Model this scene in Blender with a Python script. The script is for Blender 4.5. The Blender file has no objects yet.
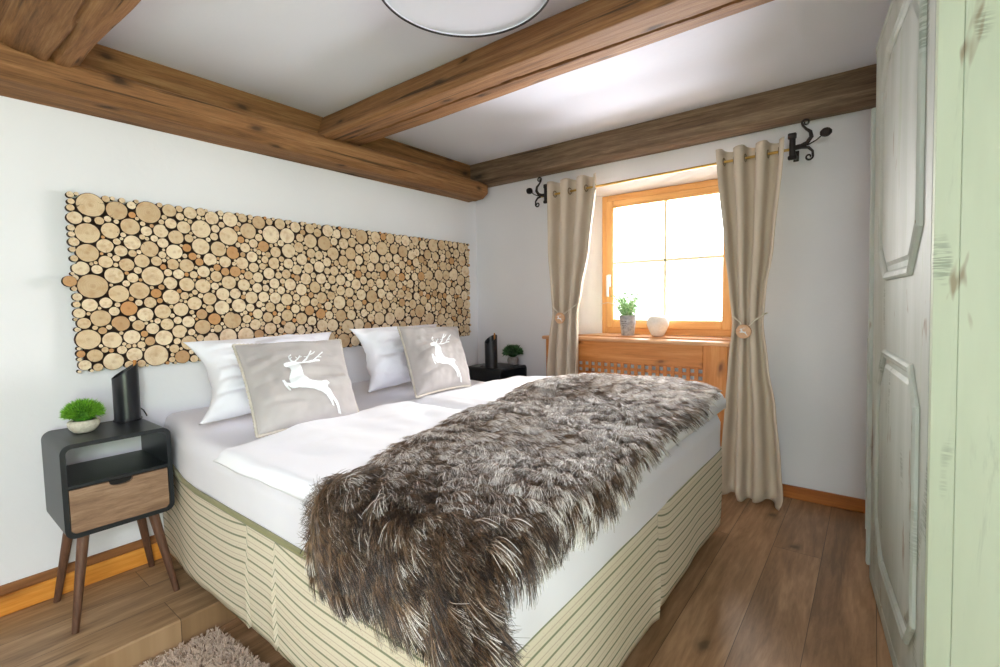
import bpy, bmesh, math, random
import numpy as np
from mathutils import Vector, Matrix, noise
PI = math.pi
SC = bpy.context.scene
COL = SC.collection
rng = random.Random(7)

# ---------------------------------------------------------------- camera
F_PX = 476.8271
YAW, PITCH, ROLL = [math.radians(a) for a in (38.0218, -3.7605, -0.8068)]
fw = Vector((-math.sin(YAW)*math.cos(PITCH), math.cos(YAW)*math.cos(PITCH), math.sin(PITCH)))
rt = fw.cross(Vector((0, 0, 1))).normalized()
up = rt.cross(fw)
rt2 = rt*math.cos(ROLL) + up*math.sin(ROLL)
up2 = -rt*math.sin(ROLL) + up*math.cos(ROLL)
cd = bpy.data.cameras.new('camera')
cd.sensor_width = 36.0
cd.lens = F_PX*36.0/1000.0
cd.clip_start = 0.02
cam = bpy.data.objects.new('camera', cd)
COL.objects.link(cam)
M = Matrix((rt2, up2, -fw)).transposed().to_4x4()
M.translation = Vector((2.7956, -3.2527, 1.1886))
cam.matrix_world = M
SC.camera = cam

# ---------------------------------------------------------------- world, lights, exposure
SC.view_settings.view_transform = 'Standard'
SC.view_settings.look = 'None'
SC.view_settings.gamma = 1.0
SC.view_settings.use_curve_mapping = False
SC.view_settings.exposure = 0.20
SC.cycles.use_denoising = True
SC.cycles.max_bounces = 10
SC.cycles.diffuse_bounces = 6
SC.cycles.transparent_max_bounces = 12
SC.cycles.sample_clamp_indirect = 8.0
w = bpy.data.worlds.new('sky')
SC.world = w
w.use_nodes = True
wb = w.node_tree.nodes['Background']
wb.inputs[0].default_value = (0.93, 0.97, 1.0, 1)
wb.inputs[1].default_value = 4.0


def area(name, loc, target, sx, sy, power, color):
    l = bpy.data.lights.new(name, 'AREA')
    l.shape = 'RECTANGLE'
    l.size, l.size_y = sx, sy
    l.energy = power
    l.color = color
    o = bpy.data.objects.new(name, l)
    COL.objects.link(o)
    o.location = loc
    o.rotation_euler = (Vector(target)-Vector(loc)).to_track_quat('-Z', 'Y').to_euler()
    return o


# daylight through the window beside the bed
area('daylight_window', (1.6, 1.0, 1.95), (1.5, -1.3, 0.7), 1.7, 1.5, 340, (1.0, 0.985, 0.96))
area('daylight_ground', (1.6, 1.3, 0.35), (1.6, -1.2, 2.3), 2.4, 1.4, 340, (0.97, 0.955, 1.0))
# daylight through the glazed opening in the right wall beside the camera: sky from above, lawn light from below
area('daylight_side_sky', (4.6, -4.45, 2.25), (2.0, -2.2, 0.7), 1.7, 1.3, 215, (0.86, 0.91, 1.0))
area('daylight_side_lawn', (4.6, -4.3, 0.25), (1.0, -2.7, 1.6), 1.7, 1.1, 90, (0.66, 0.95, 0.50))
area('daylight_rear_sky', (3.3, -5.6, 2.1), (3.25, -1.8, 0.4), 1.2, 1.1, 85, (0.84, 0.90, 1.0))
area('daylight_rear_lawn', (3.3, -5.6, 0.2), (3.3, -1.8, 2.2), 1.2, 1.0, 30, (0.62, 0.95, 0.40))


# ---------------------------------------------------------------- helpers
def srgb(r, g, b):
    def f(c):
        c /= 255.0
        return c/12.92 if c <= 0.04045 else ((c+0.055)/1.055)**2.4
    return (f(r), f(g), f(b), 1.0)


class MB:
    """collects geometry, builds ONE mesh object"""
    def __init__(s):
        s.v, s.f, s.mi, s.uv = [], [], [], {}

    def add(s, vs, fs, mi=0):
        o = len(s.v)
        s.v += [tuple(v) for v in vs]
        s.f += [tuple(i+o for i in f) for f in fs]
        s.mi += [mi]*len(fs)
        return s

    def box(s, lo, hi, bev=0.0, mat=None, mi=0, seg=1):
        bm = bmesh.new()
        bmesh.ops.create_cube(bm, size=1)
        for v in bm.verts:
            v.co = Vector([lo[k]+(v.co[k]+0.5)*(hi[k]-lo[k]) for k in range(3)])
        if bev > 0:
            bmesh.ops.bevel(bm, geom=bm.edges[:], offset=bev, segments=seg, affect='EDGES', profile=0.5)
        bm.verts.index_update()
        vs = [(mat @ v.co) if mat else v.co.copy() for v in bm.verts]
        s.add(vs, [[v.index for v in f.verts] for f in bm.faces], mi)
        bm.free()
        return s

    def tube(s, pts, rad, n=8, mi=0, caps=True):
        pts = [Vector(p) for p in pts]
        if not hasattr(rad, '__len__'):
            rad = [rad]*len(pts)
        t0 = (pts[1]-pts[0]).normalized()
        nrm = t0.orthogonal().normalized()
        vs, fs = [], []
        for i, p in enumerate(pts):
            if i == 0: t = pts[1]-pts[0]
            elif i == len(pts)-1: t = pts[-1]-pts[-2]
            else: t = pts[i+1]-pts[i-1]
            t.normalize()
            nrm = (nrm - t*nrm.dot(t)).normalized()
            b = t.cross(nrm)
            for k in range(n):
                a = 2*PI*k/n
                vs.append(p+(nrm*math.cos(a)+b*math.sin(a))*rad[i])
        for i in range(len(pts)-1):
            for k in range(n):
                k2 = (k+1) % n
                fs.append((i*n+k, i*n+k2, (i+1)*n+k2, (i+1)*n+k))
        if caps:
            fs.append(tuple(range(n))[::-1])
            fs.append(tuple((len(pts)-1)*n+k for k in range(n)))
        return s.add(vs, fs, mi)

    def lathe(s, prof, n=32, c=(0, 0, 0), mi=0, fn=None):
        vs, fs = [], []
        for r, z in prof:
            for k in range(n):
                a = 2*PI*k/n
                rr = r*(fn(a, z) if fn else 1)
                vs.append((c[0]+rr*math.cos(a), c[1]+rr*math.sin(a), c[2]+z))
        for i in range(len(prof)-1):
            for k in range(n):
                k2 = (k+1) % n
                fs.append((i*n+k, i*n+k2, (i+1)*n+k2, (i+1)*n+k))
        return s.add(vs, fs, mi)

    def grid(s, fn, nu, nv, mi=0):
        vs = [fn(i/nu, j/nv) for j in range(nv+1) for i in range(nu+1)]
        fs = [(j*(nu+1)+i, j*(nu+1)+i+1, (j+1)*(nu+1)+i+1, (j+1)*(nu+1)+i) for j in range(nv) for i in range(nu)]
        return s.add(vs, fs, mi)

    def prism(s, poly, axis_fn, a, b, mi=0):
        """poly: 2D points; axis_fn(u,v,w)->3D; extruded w from a to b"""
        n = len(poly)
        vs = [axis_fn(u, v, a) for u, v in poly]+[axis_fn(u, v, b) for u, v in poly]
        fs = [tuple(range(n))[::-1], tuple(range(n, 2*n))]
        for i in range(n):
            j = (i+1) % n
            fs.append((i, j, n+j, n+i))
        return s.add(vs, fs, mi)

    def build(s, name, mats, parent=None, smooth=False, recalc=False, angle=40):
        me = bpy.data.meshes.new(name)
        me.from_pydata([tuple(v) for v in s.v], [], s.f)
        if not isinstance(mats, (list, tuple)):
            mats = [mats]
        for m in mats:
            me.materials.append(m)
        if len(mats) > 1:
            me.polygons.foreach_set('material_index', s.mi)
        if recalc:
            bm = bmesh.new(); bm.from_mesh(me)
            bmesh.ops.recalc_face_normals(bm, faces=bm.faces[:])
            bm.to_mesh(me); bm.free()
        if smooth:
            me.polygons.foreach_set('use_smooth', [True]*len(me.polygons))
            if angle < 180:
                me.set_sharp_from_angle(angle=math.radians(angle))
        me.update()
        o = bpy.data.objects.new(name, me)
        COL.objects.link(o)
        if parent:
            o.parent = parent
        return o


def tag(o, label=None, cat=None, group=None, kind=None):
    if label: o['label'] = label
    if cat: o['category'] = cat
    if group: o['group'] = group
    if kind: o['kind'] = kind
    return o


def empty(name, loc=(0, 0, 0), rz=0.0):
    o = bpy.data.objects.new(name, None)
    o.empty_display_size = 0.1
    COL.objects.link(o)
    o.location = loc
    o.rotation_euler = (0, 0, rz)
    return o


def copy_tree(o, parent=None):
    c = o.copy()
    COL.objects.link(c)
    if parent: c.parent = parent
    for ch in list(o.children):
        copy_tree(ch, c)
    return c


def fbm(p, sc=1.0, oct=3):
    p = Vector(p)*sc
    a, t = 1.0, 0.0
    for _ in range(oct):
        t += a*noise.noise(p)
        p = p*2.03+Vector((3.1, 1.7, 5.3)); a *= 0.5
    return t


def smooth01(t):
    t = max(0.0, min(1.0, t))
    return t*t*(3-2*t)


def lerp_table(tab, z):
    """tab sorted by descending z: (z, values...)"""
    if z >= tab[0][0]: return tab[0][1:]
    for a, b in zip(tab, tab[1:]):
        if z >= b[0]:
            t = (a[0]-z)/(a[0]-b[0])
            t = t*t*(3-2*t)*0.5+t*0.5
            return tuple(x+(y-x)*t for x, y in zip(a[1:], b[1:]))
    return tab[-1][1:]


# ---------------------------------------------------------------- material nodes
class NT:
    def __init__(s, name):
        s.m = bpy.data.materials.new(name)
        s.m.use_nodes = True
        s.t = s.m.node_tree
        s.b = s.t.nodes['Principled BSDF']
        s.out = s.t.nodes['Material Output']

    def n(s, kind, **kw):
        nd = s.t.nodes.new(kind)
        for k, v in kw.items():
            setattr(nd, k, v)
        return nd

    def l(s, a, b):
        s.t.links.new(a, b)

    def coords(s, kind='Object', scale=(1, 1, 1), loc=(0, 0, 0), rot=(0, 0, 0)):
        tc = s.n('ShaderNodeTexCoord')
        mp = s.n('ShaderNodeMapping')
        mp.inputs['Scale'].default_value = scale
        mp.inputs['Location'].default_value = loc
        mp.inputs['Rotation'].default_value = rot
        s.l(tc.outputs[kind], mp.inputs[0])
        return mp.outputs[0]

    def noise(s, vec, scale=5, detail=4, rough=0.5, dist=0.0):
        nd = s.n('ShaderNodeTexNoise')
        nd.inputs['Scale'].default_value = scale
        nd.inputs['Detail'].default_value = detail
        nd.inputs['Roughness'].default_value = rough
        nd.inputs['Distortion'].default_value = dist
        s.l(vec, nd.inputs['Vector'])
        return nd.outputs['Fac']

    def ramp(s, fac, stops, interp='LINEAR'):
        nd = s.n('ShaderNodeValToRGB')
        cr = nd.color_ramp
        cr.interpolation = interp
        while len(cr.elements) < len(stops):
            cr.elements.new(0.5)
        for e, (p, c) in zip(cr.elements, stops):
            e.position = p
            e.color = c if hasattr(c, '__len__') else (c, c, c, 1)
        s.l(fac, nd.inputs[0])
        return nd.outputs[0]

    def mix(s, fac, a, b, mode='MIX'):
        nd = s.n('ShaderNodeMix', data_type='RGBA', blend_type=mode)
        for sock, val in ((nd.inputs[0], fac), (nd.inputs[6], a), (nd.inputs[7], b)):
            if hasattr(val, 'links'): s.l(val, sock)
            else: sock.default_value = val
        return nd.outputs[2]

    def math(s, op, a, b=0.0, c=0.0):
        nd = s.n('ShaderNodeMath', operation=op)
        for i, val in enumerate((a, b, c)):
            if hasattr(val, 'links'): s.l(val, nd.inputs[i])
            else: nd.inputs[i].default_value = val
        return nd.outputs[0]

    def bump(s, h, strength=0.3, dist=0.01):
        nd = s.n('ShaderNodeBump')
        nd.inputs['Strength'].default_value = strength
        nd.inputs['Distance'].default_value = dist
        s.l(h, nd.inputs['Height'])
        s.l(nd.outputs[0], s.b.inputs['Normal'])
        return nd

    def base(s, col, rough=0.6, spec=0.5, metal=0.0):
        if hasattr(col, 'links'): s.l(col, s.b.inputs['Base Color'])
        else: s.b.inputs['Base Color'].default_value = col
        if hasattr(rough, 'links'): s.l(rough, s.b.inputs['Roughness'])
        else: s.b.inputs['Roughness'].default_value = rough
        s.b.inputs['Specular IOR Level'].default_value = spec
        s.b.inputs['Metallic'].default_value = metal
        return s.m


def plain(name, col, rough=0.5, spec=0.5, metal=0.0, bump=None):
    t = NT(name)
    if bump:
        t.bump(t.noise(t.coords(), bump[0], 3), bump[1], 0.003)
    return t.base(col, rough, spec, metal)


def plaster(name, col, sc=9, st=0.25):
    t = NT(name)
    c = t.coords()
    n1 = t.noise(c, sc, 6, 0.6)
    n2 = t.noise(c, 1.3, 2, 0.5)
    k = t.mix(t.ramp(n2, [(0.35, 0.0), (0.65, 1.0)]), col, tuple(x*0.95 for x in col[:3])+(1,))
    t.bump(n1, st, 0.01)
    return t.base(k, 0.85, 0.25)


def fabric(name, col, col2=None, weave=900, rough=0.9, st=0.15, sc2=3):
    t = NT(name)
    c = t.coords()
    n1 = t.noise(c, weave, 1)
    n2 = t.noise(c, sc2, 4)
    k = t.mix(t.ramp(n2, [(0.3, 0.0), (0.7, 1.0)]), col, col2 or tuple(x*0.93 for x in col[:3])+(1,))
    t.bump(n1, st, 0.0006)
    m = t.base(k, rough, 0.2)
    t.b.inputs['Sheen Weight'].default_value = 0.15
    return m


def wood(name, dark, mid, light, axis='x', sc=1.0, rough=0.55, knots=0.0, kcol=None, bump=0.25, spec=0.4, contrast=1.0, stretch=0.07, cracks=0.0):
    t = NT(name)
    s3 = {'x': (stretch, 1, 1), 'y': (1, stretch, 1), 'z': (1, 1, stretch)}[axis]
    c = t.coords(scale=tuple(sc*v for v in s3))
    g1 = t.noise(c, 17, 9, 0.68, 0.7)
    g2 = t.noise(c, 95, 4, 0.65, 0.3)
    big = t.noise(c, 3.5, 3, 0.5, 0.6)
    f = t.math('ADD', t.math('MULTIPLY', g1, 0.5), t.math('ADD', t.math('MULTIPLY', g2, 0.27), t.math('MULTIPLY', big, 0.23)))
    d = 0.13/contrast
    k = t.ramp(f, [(0.5-d, dark), (0.5, mid), (0.5+d, light)])
    h = f
    if knots:
        s4 = {'x': (0.45, 1, 1), 'y': (1, 0.45, 1), 'z': (1, 1, 0.45)}[axis]
        cc = t.coords(scale=s4, loc=(0.37, 0.11, 0.2))
        vo = t.n('ShaderNodeTexVoronoi', voronoi_dimensions='2D')
        vo.inputs['Scale'].default_value = knots
        sx = t.n('ShaderNodeSeparateXYZ'); t.l(cc, sx.inputs[0])
        ia = 'xyz'.index(axis)
        ob = [q for q in range(3) if q != ia]
        cx = t.n('ShaderNodeCombineXYZ')
        t.l(sx.outputs[ia], cx.inputs[0]); t.l(t.math('ADD', sx.outputs[ob[0]], sx.outputs[ob[1]]), cx.inputs[1])
        nz = t.n('ShaderNodeTexNoise'); nz.inputs['Scale'].default_value = 16
        t.l(cc, nz.inputs['Vector'])
        mx = t.mix(0.04, cx.outputs[0], nz.outputs['Color'], 'ADD')
        t.l(mx, vo.inputs['Vector'])
        kn = t.ramp(vo.outputs['Distance'], [(0.03, 1.0), (0.06, 0.5), (0.12, 0.0)])
        k = t.mix(t.math('MULTIPLY', kn, 0.8), k, kcol or tuple(x*0.25 for x in dark[:3])+(1,))
    if cracks:
        s5 = {'x': (.035, 1, 1), 'y': (1, .035, 1), 'z': (1, 1, .035)}[axis]
        cn = t.noise(t.coords(scale=s5), 26, 3, .55, .4)
        ck = t.ramp(cn, [(0.30, 1.0), (0.36, 0.0)])
        k = t.mix(t.math('MULTIPLY', ck, cracks), k, tuple(x*0.25 for x in dark[:3])+(1,))
        h = t.math('SUBTRACT', h, t.math('MULTIPLY', ck, .5))
    t.bump(h, bump, 0.006)
    return t.base(k, rough, spec)


S = srgb
M_wall = plaster('white_plaster', S(236, 236, 239))
M_ceil = plaster('ceiling_plaster', S(234, 236, 246), 14, 0.15)
M_beam = wood('old_beam_wood', S(92, 62, 36), S(140, 98, 60), S(172, 130, 88), 'x', 1.9, 0.75, knots=4.2, bump=0.9, contrast=0.9, stretch=0.05, cracks=.75)
M_beamy = wood('old_beam_wood_lengthwise', S(92, 62, 34), S(140, 97, 58), S(172, 130, 86), 'y', 1.9, 0.75, knots=4.2, bump=0.9, contrast=0.9, stretch=0.05, cracks=.75)
M_beamd = wood('weathered_beam_wood', S(74, 56, 42), S(116, 94, 72), S(150, 128, 102), 'x', 1.8, 0.75, knots=2.4, bump=0.9, contrast=1.1, stretch=0.05, cracks=.8)
M_pine = wood('pine_wood', S(172, 100, 44), S(208, 136, 70), S(226, 162, 98), 'x', 0.8, 0.45, knots=5, kcol=S(92, 44, 18), bump=0.08)
M_pinez = wood('pine_wood_upright', S(172, 100, 44), S(208, 136, 70), S(226, 162, 98), 'z', 0.8, 0.45, knots=4, kcol=S(92, 44, 18), bump=0.08)
M_sill = wood('sill_wood_lit', S(196, 140, 96), S(218, 168, 124), S(232, 190, 150), 'x', 0.8, 0.35, bump=0.05)  # window light put into the colour: paler and pinker than the pine
M_frame = wood('larch_window_wood', S(214, 150, 84), S(234, 176, 108), S(244, 196, 132), 'x', 0.8, 0.4, bump=0.05)
M_framez = wood('larch_window_wood_upright', S(214, 150, 84), S(234, 176, 108), S(244, 196, 132), 'z', 0.8, 0.4, bump=0.05)
M_baseb = wood('baseboard_wood', S(190, 110, 34), S(220, 144, 56), S(236, 170, 84), 'y', 0.8, 0.4, knots=2, kcol=S(120, 60, 20), bump=0.05)
M_basebx = wood('baseboard_wood_lengthwise', S(150, 84, 34), S(180, 108, 48), S(204, 136, 68), 'x', 0.8, 0.4, knots=2, kcol=S(110, 54, 20), bump=0.05)
M_basetop = wood('baseboard_top_wood', S(104, 64, 32), S(134, 86, 48), S(158, 108, 64), 'y', 0.8, 0.5, bump=0.05)


def floor_mat(name, dark, mid, light, off=0.11, roww=0.195):
    t = NT(name)
    tc = t.n('ShaderNodeTexCoord')
    sp = t.n('ShaderNodeSeparateXYZ'); t.l(tc.outputs['Object'], sp.inputs[0])
    cb = t.n('ShaderNodeCombineXYZ')
    t.l(sp.outputs[1], cb.inputs[0]); t.l(t.math('SUBTRACT', sp.outputs[0], off), cb.inputs[1])
    br = t.n('ShaderNodeTexBrick', offset=0.37)
    t.l(cb.outputs[0], br.inputs['Vector'])
    br.inputs['Scale'].default_value = 1.0
    br.inputs['Brick Width'].default_value = 1.9
    br.inputs['Row Height'].default_value = roww
    br.inputs['Mortar Size'].default_value = 0.0012
    br.inputs['Mortar Smooth'].default_value = 0.0
    br.inputs['Color1'].default_value = (0, 0, 0, 1)
    br.inputs['Color2'].default_value = (1, 1, 1, 1)
    br.inputs['Mortar'].default_value = (0.5, 0.5, 0.5, 1)
    tone = t.n('ShaderNodeSeparateColor'); t.l(br.outputs['Color'], tone.inputs[0])
    # each plank gets its own stretch of grain
    cb2 = t.n('ShaderNodeCombineXYZ')
    t.l(sp.outputs[0], cb2.inputs[0])
    t.l(t.math('MULTIPLY', sp.outputs[1], 0.11), cb2.inputs[1])
    t.l(t.math('MULTIPLY', tone.outputs[0], 7.0), cb2.inputs[2])
    g1 = t.noise(cb2.outputs[0], 9, 8, 0.6, 1.4)
    g2 = t.noise(cb2.outputs[0], 60, 4, 0.6, 0.3)
    f = t.math('ADD', t.math('MULTIPLY', g1, 0.7), t.math('MULTIPLY', g2, 0.3))
    f = t.math('ADD', f, t.math('MULTIPLY', t.math('SUBTRACT', tone.outputs[0], 0.5), 0.05))
    k = t.ramp(f, [(0.36, dark), (0.5, mid), (0.63, light)])
    cb3 = t.n('ShaderNodeCombineXYZ')
    t.l(sp.outputs[0], cb3.inputs[0]); t.l(t.math('MULTIPLY', sp.outputs[1], 0.55), cb3.inputs[1]); cb3.inputs[2].default_value = 0.4
    vo = t.n('ShaderNodeTexVoronoi', voronoi_dimensions='2D'); vo.inputs['Scale'].default_value = 3.0
    nz = t.n('ShaderNodeTexNoise'); nz.inputs['Scale'].default_value = 14
    t.l(cb3.outputs[0], nz.inputs['Vector'])
    t.l(t.mix(0.05, cb3.outputs[0], nz.outputs['Color'], 'ADD'), vo.inputs['Vector'])
    kn = t.ramp(vo.outputs['Distance'], [(0.025, 1.0), (0.05, 0.45), (0.11, 0.0)])
    k = t.mix(t.math('MULTIPLY', kn, 0.75), k, tuple(x*0.22 for x in dark[:3])+(1,))
    k = t.mix(t.math('MULTIPLY', br.outputs['Fac'], 0.8), k, tuple(x*0.2 for x in dark[:3])+(1,))
    hh = t.math('SUBTRACT', f, t.math('MULTIPLY', br.outputs['Fac'], 0.6))
    t.bump(hh, 0.12, 0.003)
    return t.base(k, t.ramp(g1, [(0.3, 0.32), (0.7, 0.45)]), 0.5)


M_floor = floor_mat('oak_floorboards', S(120, 90, 60), S(154, 118, 84), S(184, 148, 112))
M_plat = floor_mat('oak_platform_boards', S(120, 92, 64), S(156, 124, 90), S(186, 154, 118), off=0.06)
M_glass = None


def glass_mat():
    t = NT('window_glass')
    tr = t.n('ShaderNodeBsdfTransparent')
    gl = t.n('ShaderNodeBsdfGlossy'); gl.inputs['Roughness'].default_value = 0.02
    fr = t.n('ShaderNodeFresnel'); fr.inputs['IOR'].default_value = 1.45
    mx = t.n('ShaderNodeMixShader')
    t.l(fr.outputs[0], mx.inputs[0]); t.l(tr.outputs[0], mx.inputs[1]); t.l(gl.outputs[0], mx.inputs[2])
    t.l(mx.outputs[0], t.out.inputs['Surface'])
    t.t.nodes.remove(t.b)
    return t.m


M_glass = glass_mat()

# ---------------------------------------------------------------- the room
RX, RY, CZ = 3.9, -4.9, 2.349
Z_PL = -0.07                                  # top of the raised strip by the headboard wall


def floor_z(x, y):
    return -0.18*(1-smooth01((x-0.63)/1.5))*(1-smooth01((y+2.45)/0.7))


mb = MB()
mb.grid(lambda u, v: (-0.25+u*(RX+0.5), RY-0.25+v*(-RY+0.6), floor_z(-0.25+u*(RX+0.5), RY-0.25+v*(-RY+0.6))), 60, 80)
mb.box((-0.3, RY-0.3, -0.5), (RX+0.3, 0.4, -0.25))
tag(mb.build('floor', M_floor, smooth=True), kind='structure')
mb = MB()
mb.box((0.0, RY, -0.24), (0.635, 0.0, Z_PL), 0.006)
tag(mb.build('floor_step', M_plat), kind='structure')

# headboard wall (x = 0)
mb = MB(); mb.box((-0.25, RY-0.25, -0.5), (0.0, 0.35, 2.6))
tag(mb.build('wall_left', M_wall), kind='structure')
mb = MB(); mb.box((-0.25, RY-0.25, CZ), (RX+0.25, 0.35, 2.6))
tag(mb.build('ceiling', M_ceil), kind='structure')


def wall_with_hole(name, ya, yb, rect_in, rect_out, y_mid, x0, x1, z0, z1, swap=False):
    """wall between y=ya (room side) and y=yb; opening splays from rect_in at ya to rect_out at y_mid"""
    mb = MB()

    def ring(r, y):
        a, b, c, d = r
        return [(a, y, c), (b, y, c), (b, y, d), (a, y, d)]
    outer = (x0, x1, z0, z1)
    vs = ring(outer, ya)+ring(rect_in, ya)+ring(rect_out, y_mid)+ring(rect_out, yb)+ring(outer, yb)
    fs = []
    for r in range(4):
        for k in range(4):
            k2 = (k+1) % 4
            fs.append((r*4+k, r*4+k2, (r+1)*4+k2, (r+1)*4+k))
    for k in range(4):
        k2 = (k+1) % 4
        fs.append((k, 16+k, 16+k2, k2))
    if swap: vs = [(y, x, z) for x, y, z in vs]
    mb.add(vs, fs)
    return tag(mb.build(name, M_wall, recalc=True), kind='structure')


wall_with_hole('wall_back', 0.0, 0.38, (0.985, 2.215, 0.905, 2.035), (1.118, 2.10, 0.934, 1.992), 0.2, -0.25, RX+0.25, -0.5, 2.6)
YH0, YH1 = -4.85, -3.15
wall_with_hole('wall_right', RX, RX+0.25, (YH0, YH1, 0.3, 2.15), (YH0, YH1, 0.3, 2.15), RX+0.1, RY-0.25, 0.35, -0.5, 2.6, swap=True)
wall_with_hole('wall_front', RY, RY-0.25, (2.75, 3.75, 0.02, 2.12), (2.75, 3.75, 0.02, 2.12), RY-0.1, -0.25, RX+0.25, -0.5, 2.6)
door2 = empty('door_1', (2.75, RY-0.15, 0.02)); tag(door2, kind='structure')
mb = MB()
for a, b in (((0, -.03, 0), (.1, .03, 2.1)), ((.9, -.03, 0), (1.0, .03, 2.1)), ((.1, -.03, 0), (.9, .03, .12)), ((.1, -.03, 2.0), (.9, .03, 2.1))):
    mb.box(a, b, 0.005)
mb.build('door_frame', M_framez, door2)
MB().box((.1, -.004, .12), (.9, .004, 2.0)).build('glass', M_glass, door2)

# window beside the camera (only its light is seen)
win2 = empty('window_2', (RX+0.15, -4.0, 0.3), PI/2); tag(win2, kind='structure')
mb = MB()
for a, b in (((-.85, -.03, 0), (-.78, .03, 1.85)), ((.78, -.03, 0), (.85, .03, 1.85)), ((-.03, -.03, .07), (.03, .03, 1.78)), ((-.78, -.03, 0), (.78, .03, .07)), ((-.78, -.03, 1.78), (.78, .03, 1.85))):
    mb.box(a, b, 0.005)
mb.build('window_frame', M_framez, win2)
MB().box((-.78, -.004, .07), (.78, .004, 1.78)).build('glass', M_glass, win2)

# ---- window 1
win = empty('window_1', (1.118, 0.2, 0.934)); tag(win, kind='structure')
W, H = 0.982, 1.056
mb = MB()
ft = 0.048
mb.box((0, 0, 0), (ft, .09, H), .004, mi=1).box((W-ft, 0, 0), (W, .09, H), .004, mi=1)
mb.box((ft, 0, 0), (W-ft, .09, .05), .004).box((ft, 0, H-ft), (W-ft, .09, H), .004)
mb.build('window_frame', [M_frame, M_framez], win)
mb = MB()
s0, s1 = 0.043, 0.100
mb.box((s0, -.018, .045), (s1, .06, H-.045), .005, mi=1).box((W-s1, -.018, .045), (W-s0, .06, H-.045), .005, mi=1)
mb.box((s1, -.018, .045), (W-s1, .06, .108), .005).box((s1, -.018, H-.1), (W-s1, .06, H-.045), .005)
sash = mb.build('sash', [M_frame, M_framez], win)
mb = MB()
mb.box((.481, .005, .106), (.499, .035, H-.1), .003)
mb.box((s1, .005, .532), (W-s1, .035, .550), .003)
mb.build('glazing_bar', plain('glazing_bar_bloom', S(246, 236, 200), 0.5), sash)  # window glare put into the colour: bars paler than the sash wood
MB().box((s1-.01, .018, .1), (W-s1+.01, .024, H-.09)).build('glass', M_glass, win)
mb = MB()
mb.box((.058, -.03, .36), (.086, -.018, .455), .004, seg=2)
mb.box((.066, -.058, .425), (.079, -.025, .445), .004, seg=2)
mb.box((.063, -.066, .285), (.083, -.052, .448), .006, seg=2)
tag(mb.build('window_handle', plain('white_metal', S(238, 238, 238), 0.3), sash), 'white lever handle')

# ---- baseboards
mb = MB()
mb.box((0.0, RY, Z_PL), (0.022, 0.0, Z_PL+0.085), .004)
mb.box((0.0, RY, Z_PL+0.085), (0.016, 0.0, Z_PL+0.125), .004, mi=1)
tag(mb.build('baseboard_left', [M_baseb, M_basetop]), kind='structure')
mb = MB(); mb.box((0.64, -0.02, 0), (RX, 0.0, 0.075), .004)
tag(mb.build('baseboard_back', M_basebx), kind='structure')
mb = MB(); mb.box((RX-0.02, RY, 0), (RX, -0.02, 0.075), .004)
tag(mb.build('baseboard_right', M_baseb), kind='structure')


# ---- old beams
def beam(name, prof, a, b, axis, mat, label, seed, rough=0.006, groove=None, end_round=0.0):
    """prof: closed 2D polygon (p, z); runs along axis from a to b"""
    pts = []
    n = len(prof)
    for i in range(n):
        p, q = prof[i], prof[(i+1) % n]
        L = math.hypot(q[0]-p[0], q[1]-p[1])
        k = max(2, int(L/0.005))
        for j in range(k):
            pts.append((p[0]+(q[0]-p[0])*j/k, p[1]+(q[1]-p[1])*j/k))
    # soften corners
    for _ in range(2):
        pts = [((pts[i-1][0]+2*pts[i][0]+pts[(i+1) % len(pts)][0])/4, (pts[i-1][1]+2*pts[i][1]+pts[(i+1) % len(pts)][1])/4) for i in range(len(pts))]
    m = len(pts)
    cp = sum(p[0] for p in pts)/m; cz = sum(p[1] for p in pts)/m
    ns = int((b-a)/0.025)
    vs, fs = [], []
    for s in range(ns+1):
        t = a+(b-a)*s/ns
        shrink = 1.0
        if end_round > 0:
            e = b-t
            if e < end_round:
                shrink = math.sqrt(max(0.3, 1-((end_round-e)/end_round)**2*0.7))
        for i, (p, z) in enumerate(pts):
            q = Vector((t*0.9+seed, p*7, z*7))
            d = fbm(q, 1.0, 3)*rough + noise.noise(Vector((t*0.7+seed*3, i*0.02, 0)))*rough*0.8
            vx, vz = p-cp, z-cz
            L = math.hypot(vx, vz)
            pp, zz = cp+vx*shrink*(1+d/L), cz+vz*shrink*(1+d/L)
            if groove:
                for (g0, g1, depth) in groove:
                    gp = g0+(g1-g0)*(t-a)/(b-a)+0.012*math.sin(t*3.1)+0.006*noise.noise(Vector((t*9, 0, 1)))
                    if z < cz and abs(p-gp) < 0.011:
                        zz += depth*(1.15-abs(p-gp)/0.011)*(0.75+0.5*noise.noise(Vector((t*2.2, 5, gp))))
            vs.append((t, pp, zz) if axis == 'x' else (pp, t, zz))
    for s in range(ns):
        for i in range(m):
            j = (i+1) % m
            fs.append((s*m+i, s*m+j, (s+1)*m+j, (s+1)*m+i))
    fs.append(tuple(range(m))); fs.append(tuple(ns*m+i for i in range(m))[::-1])
    mb = MB().add(vs, fs)
    o = mb.build(name, mat, smooth=True, recalc=True, angle=50)
    return tag(o, label, 'beam', kind='structure')


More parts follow.
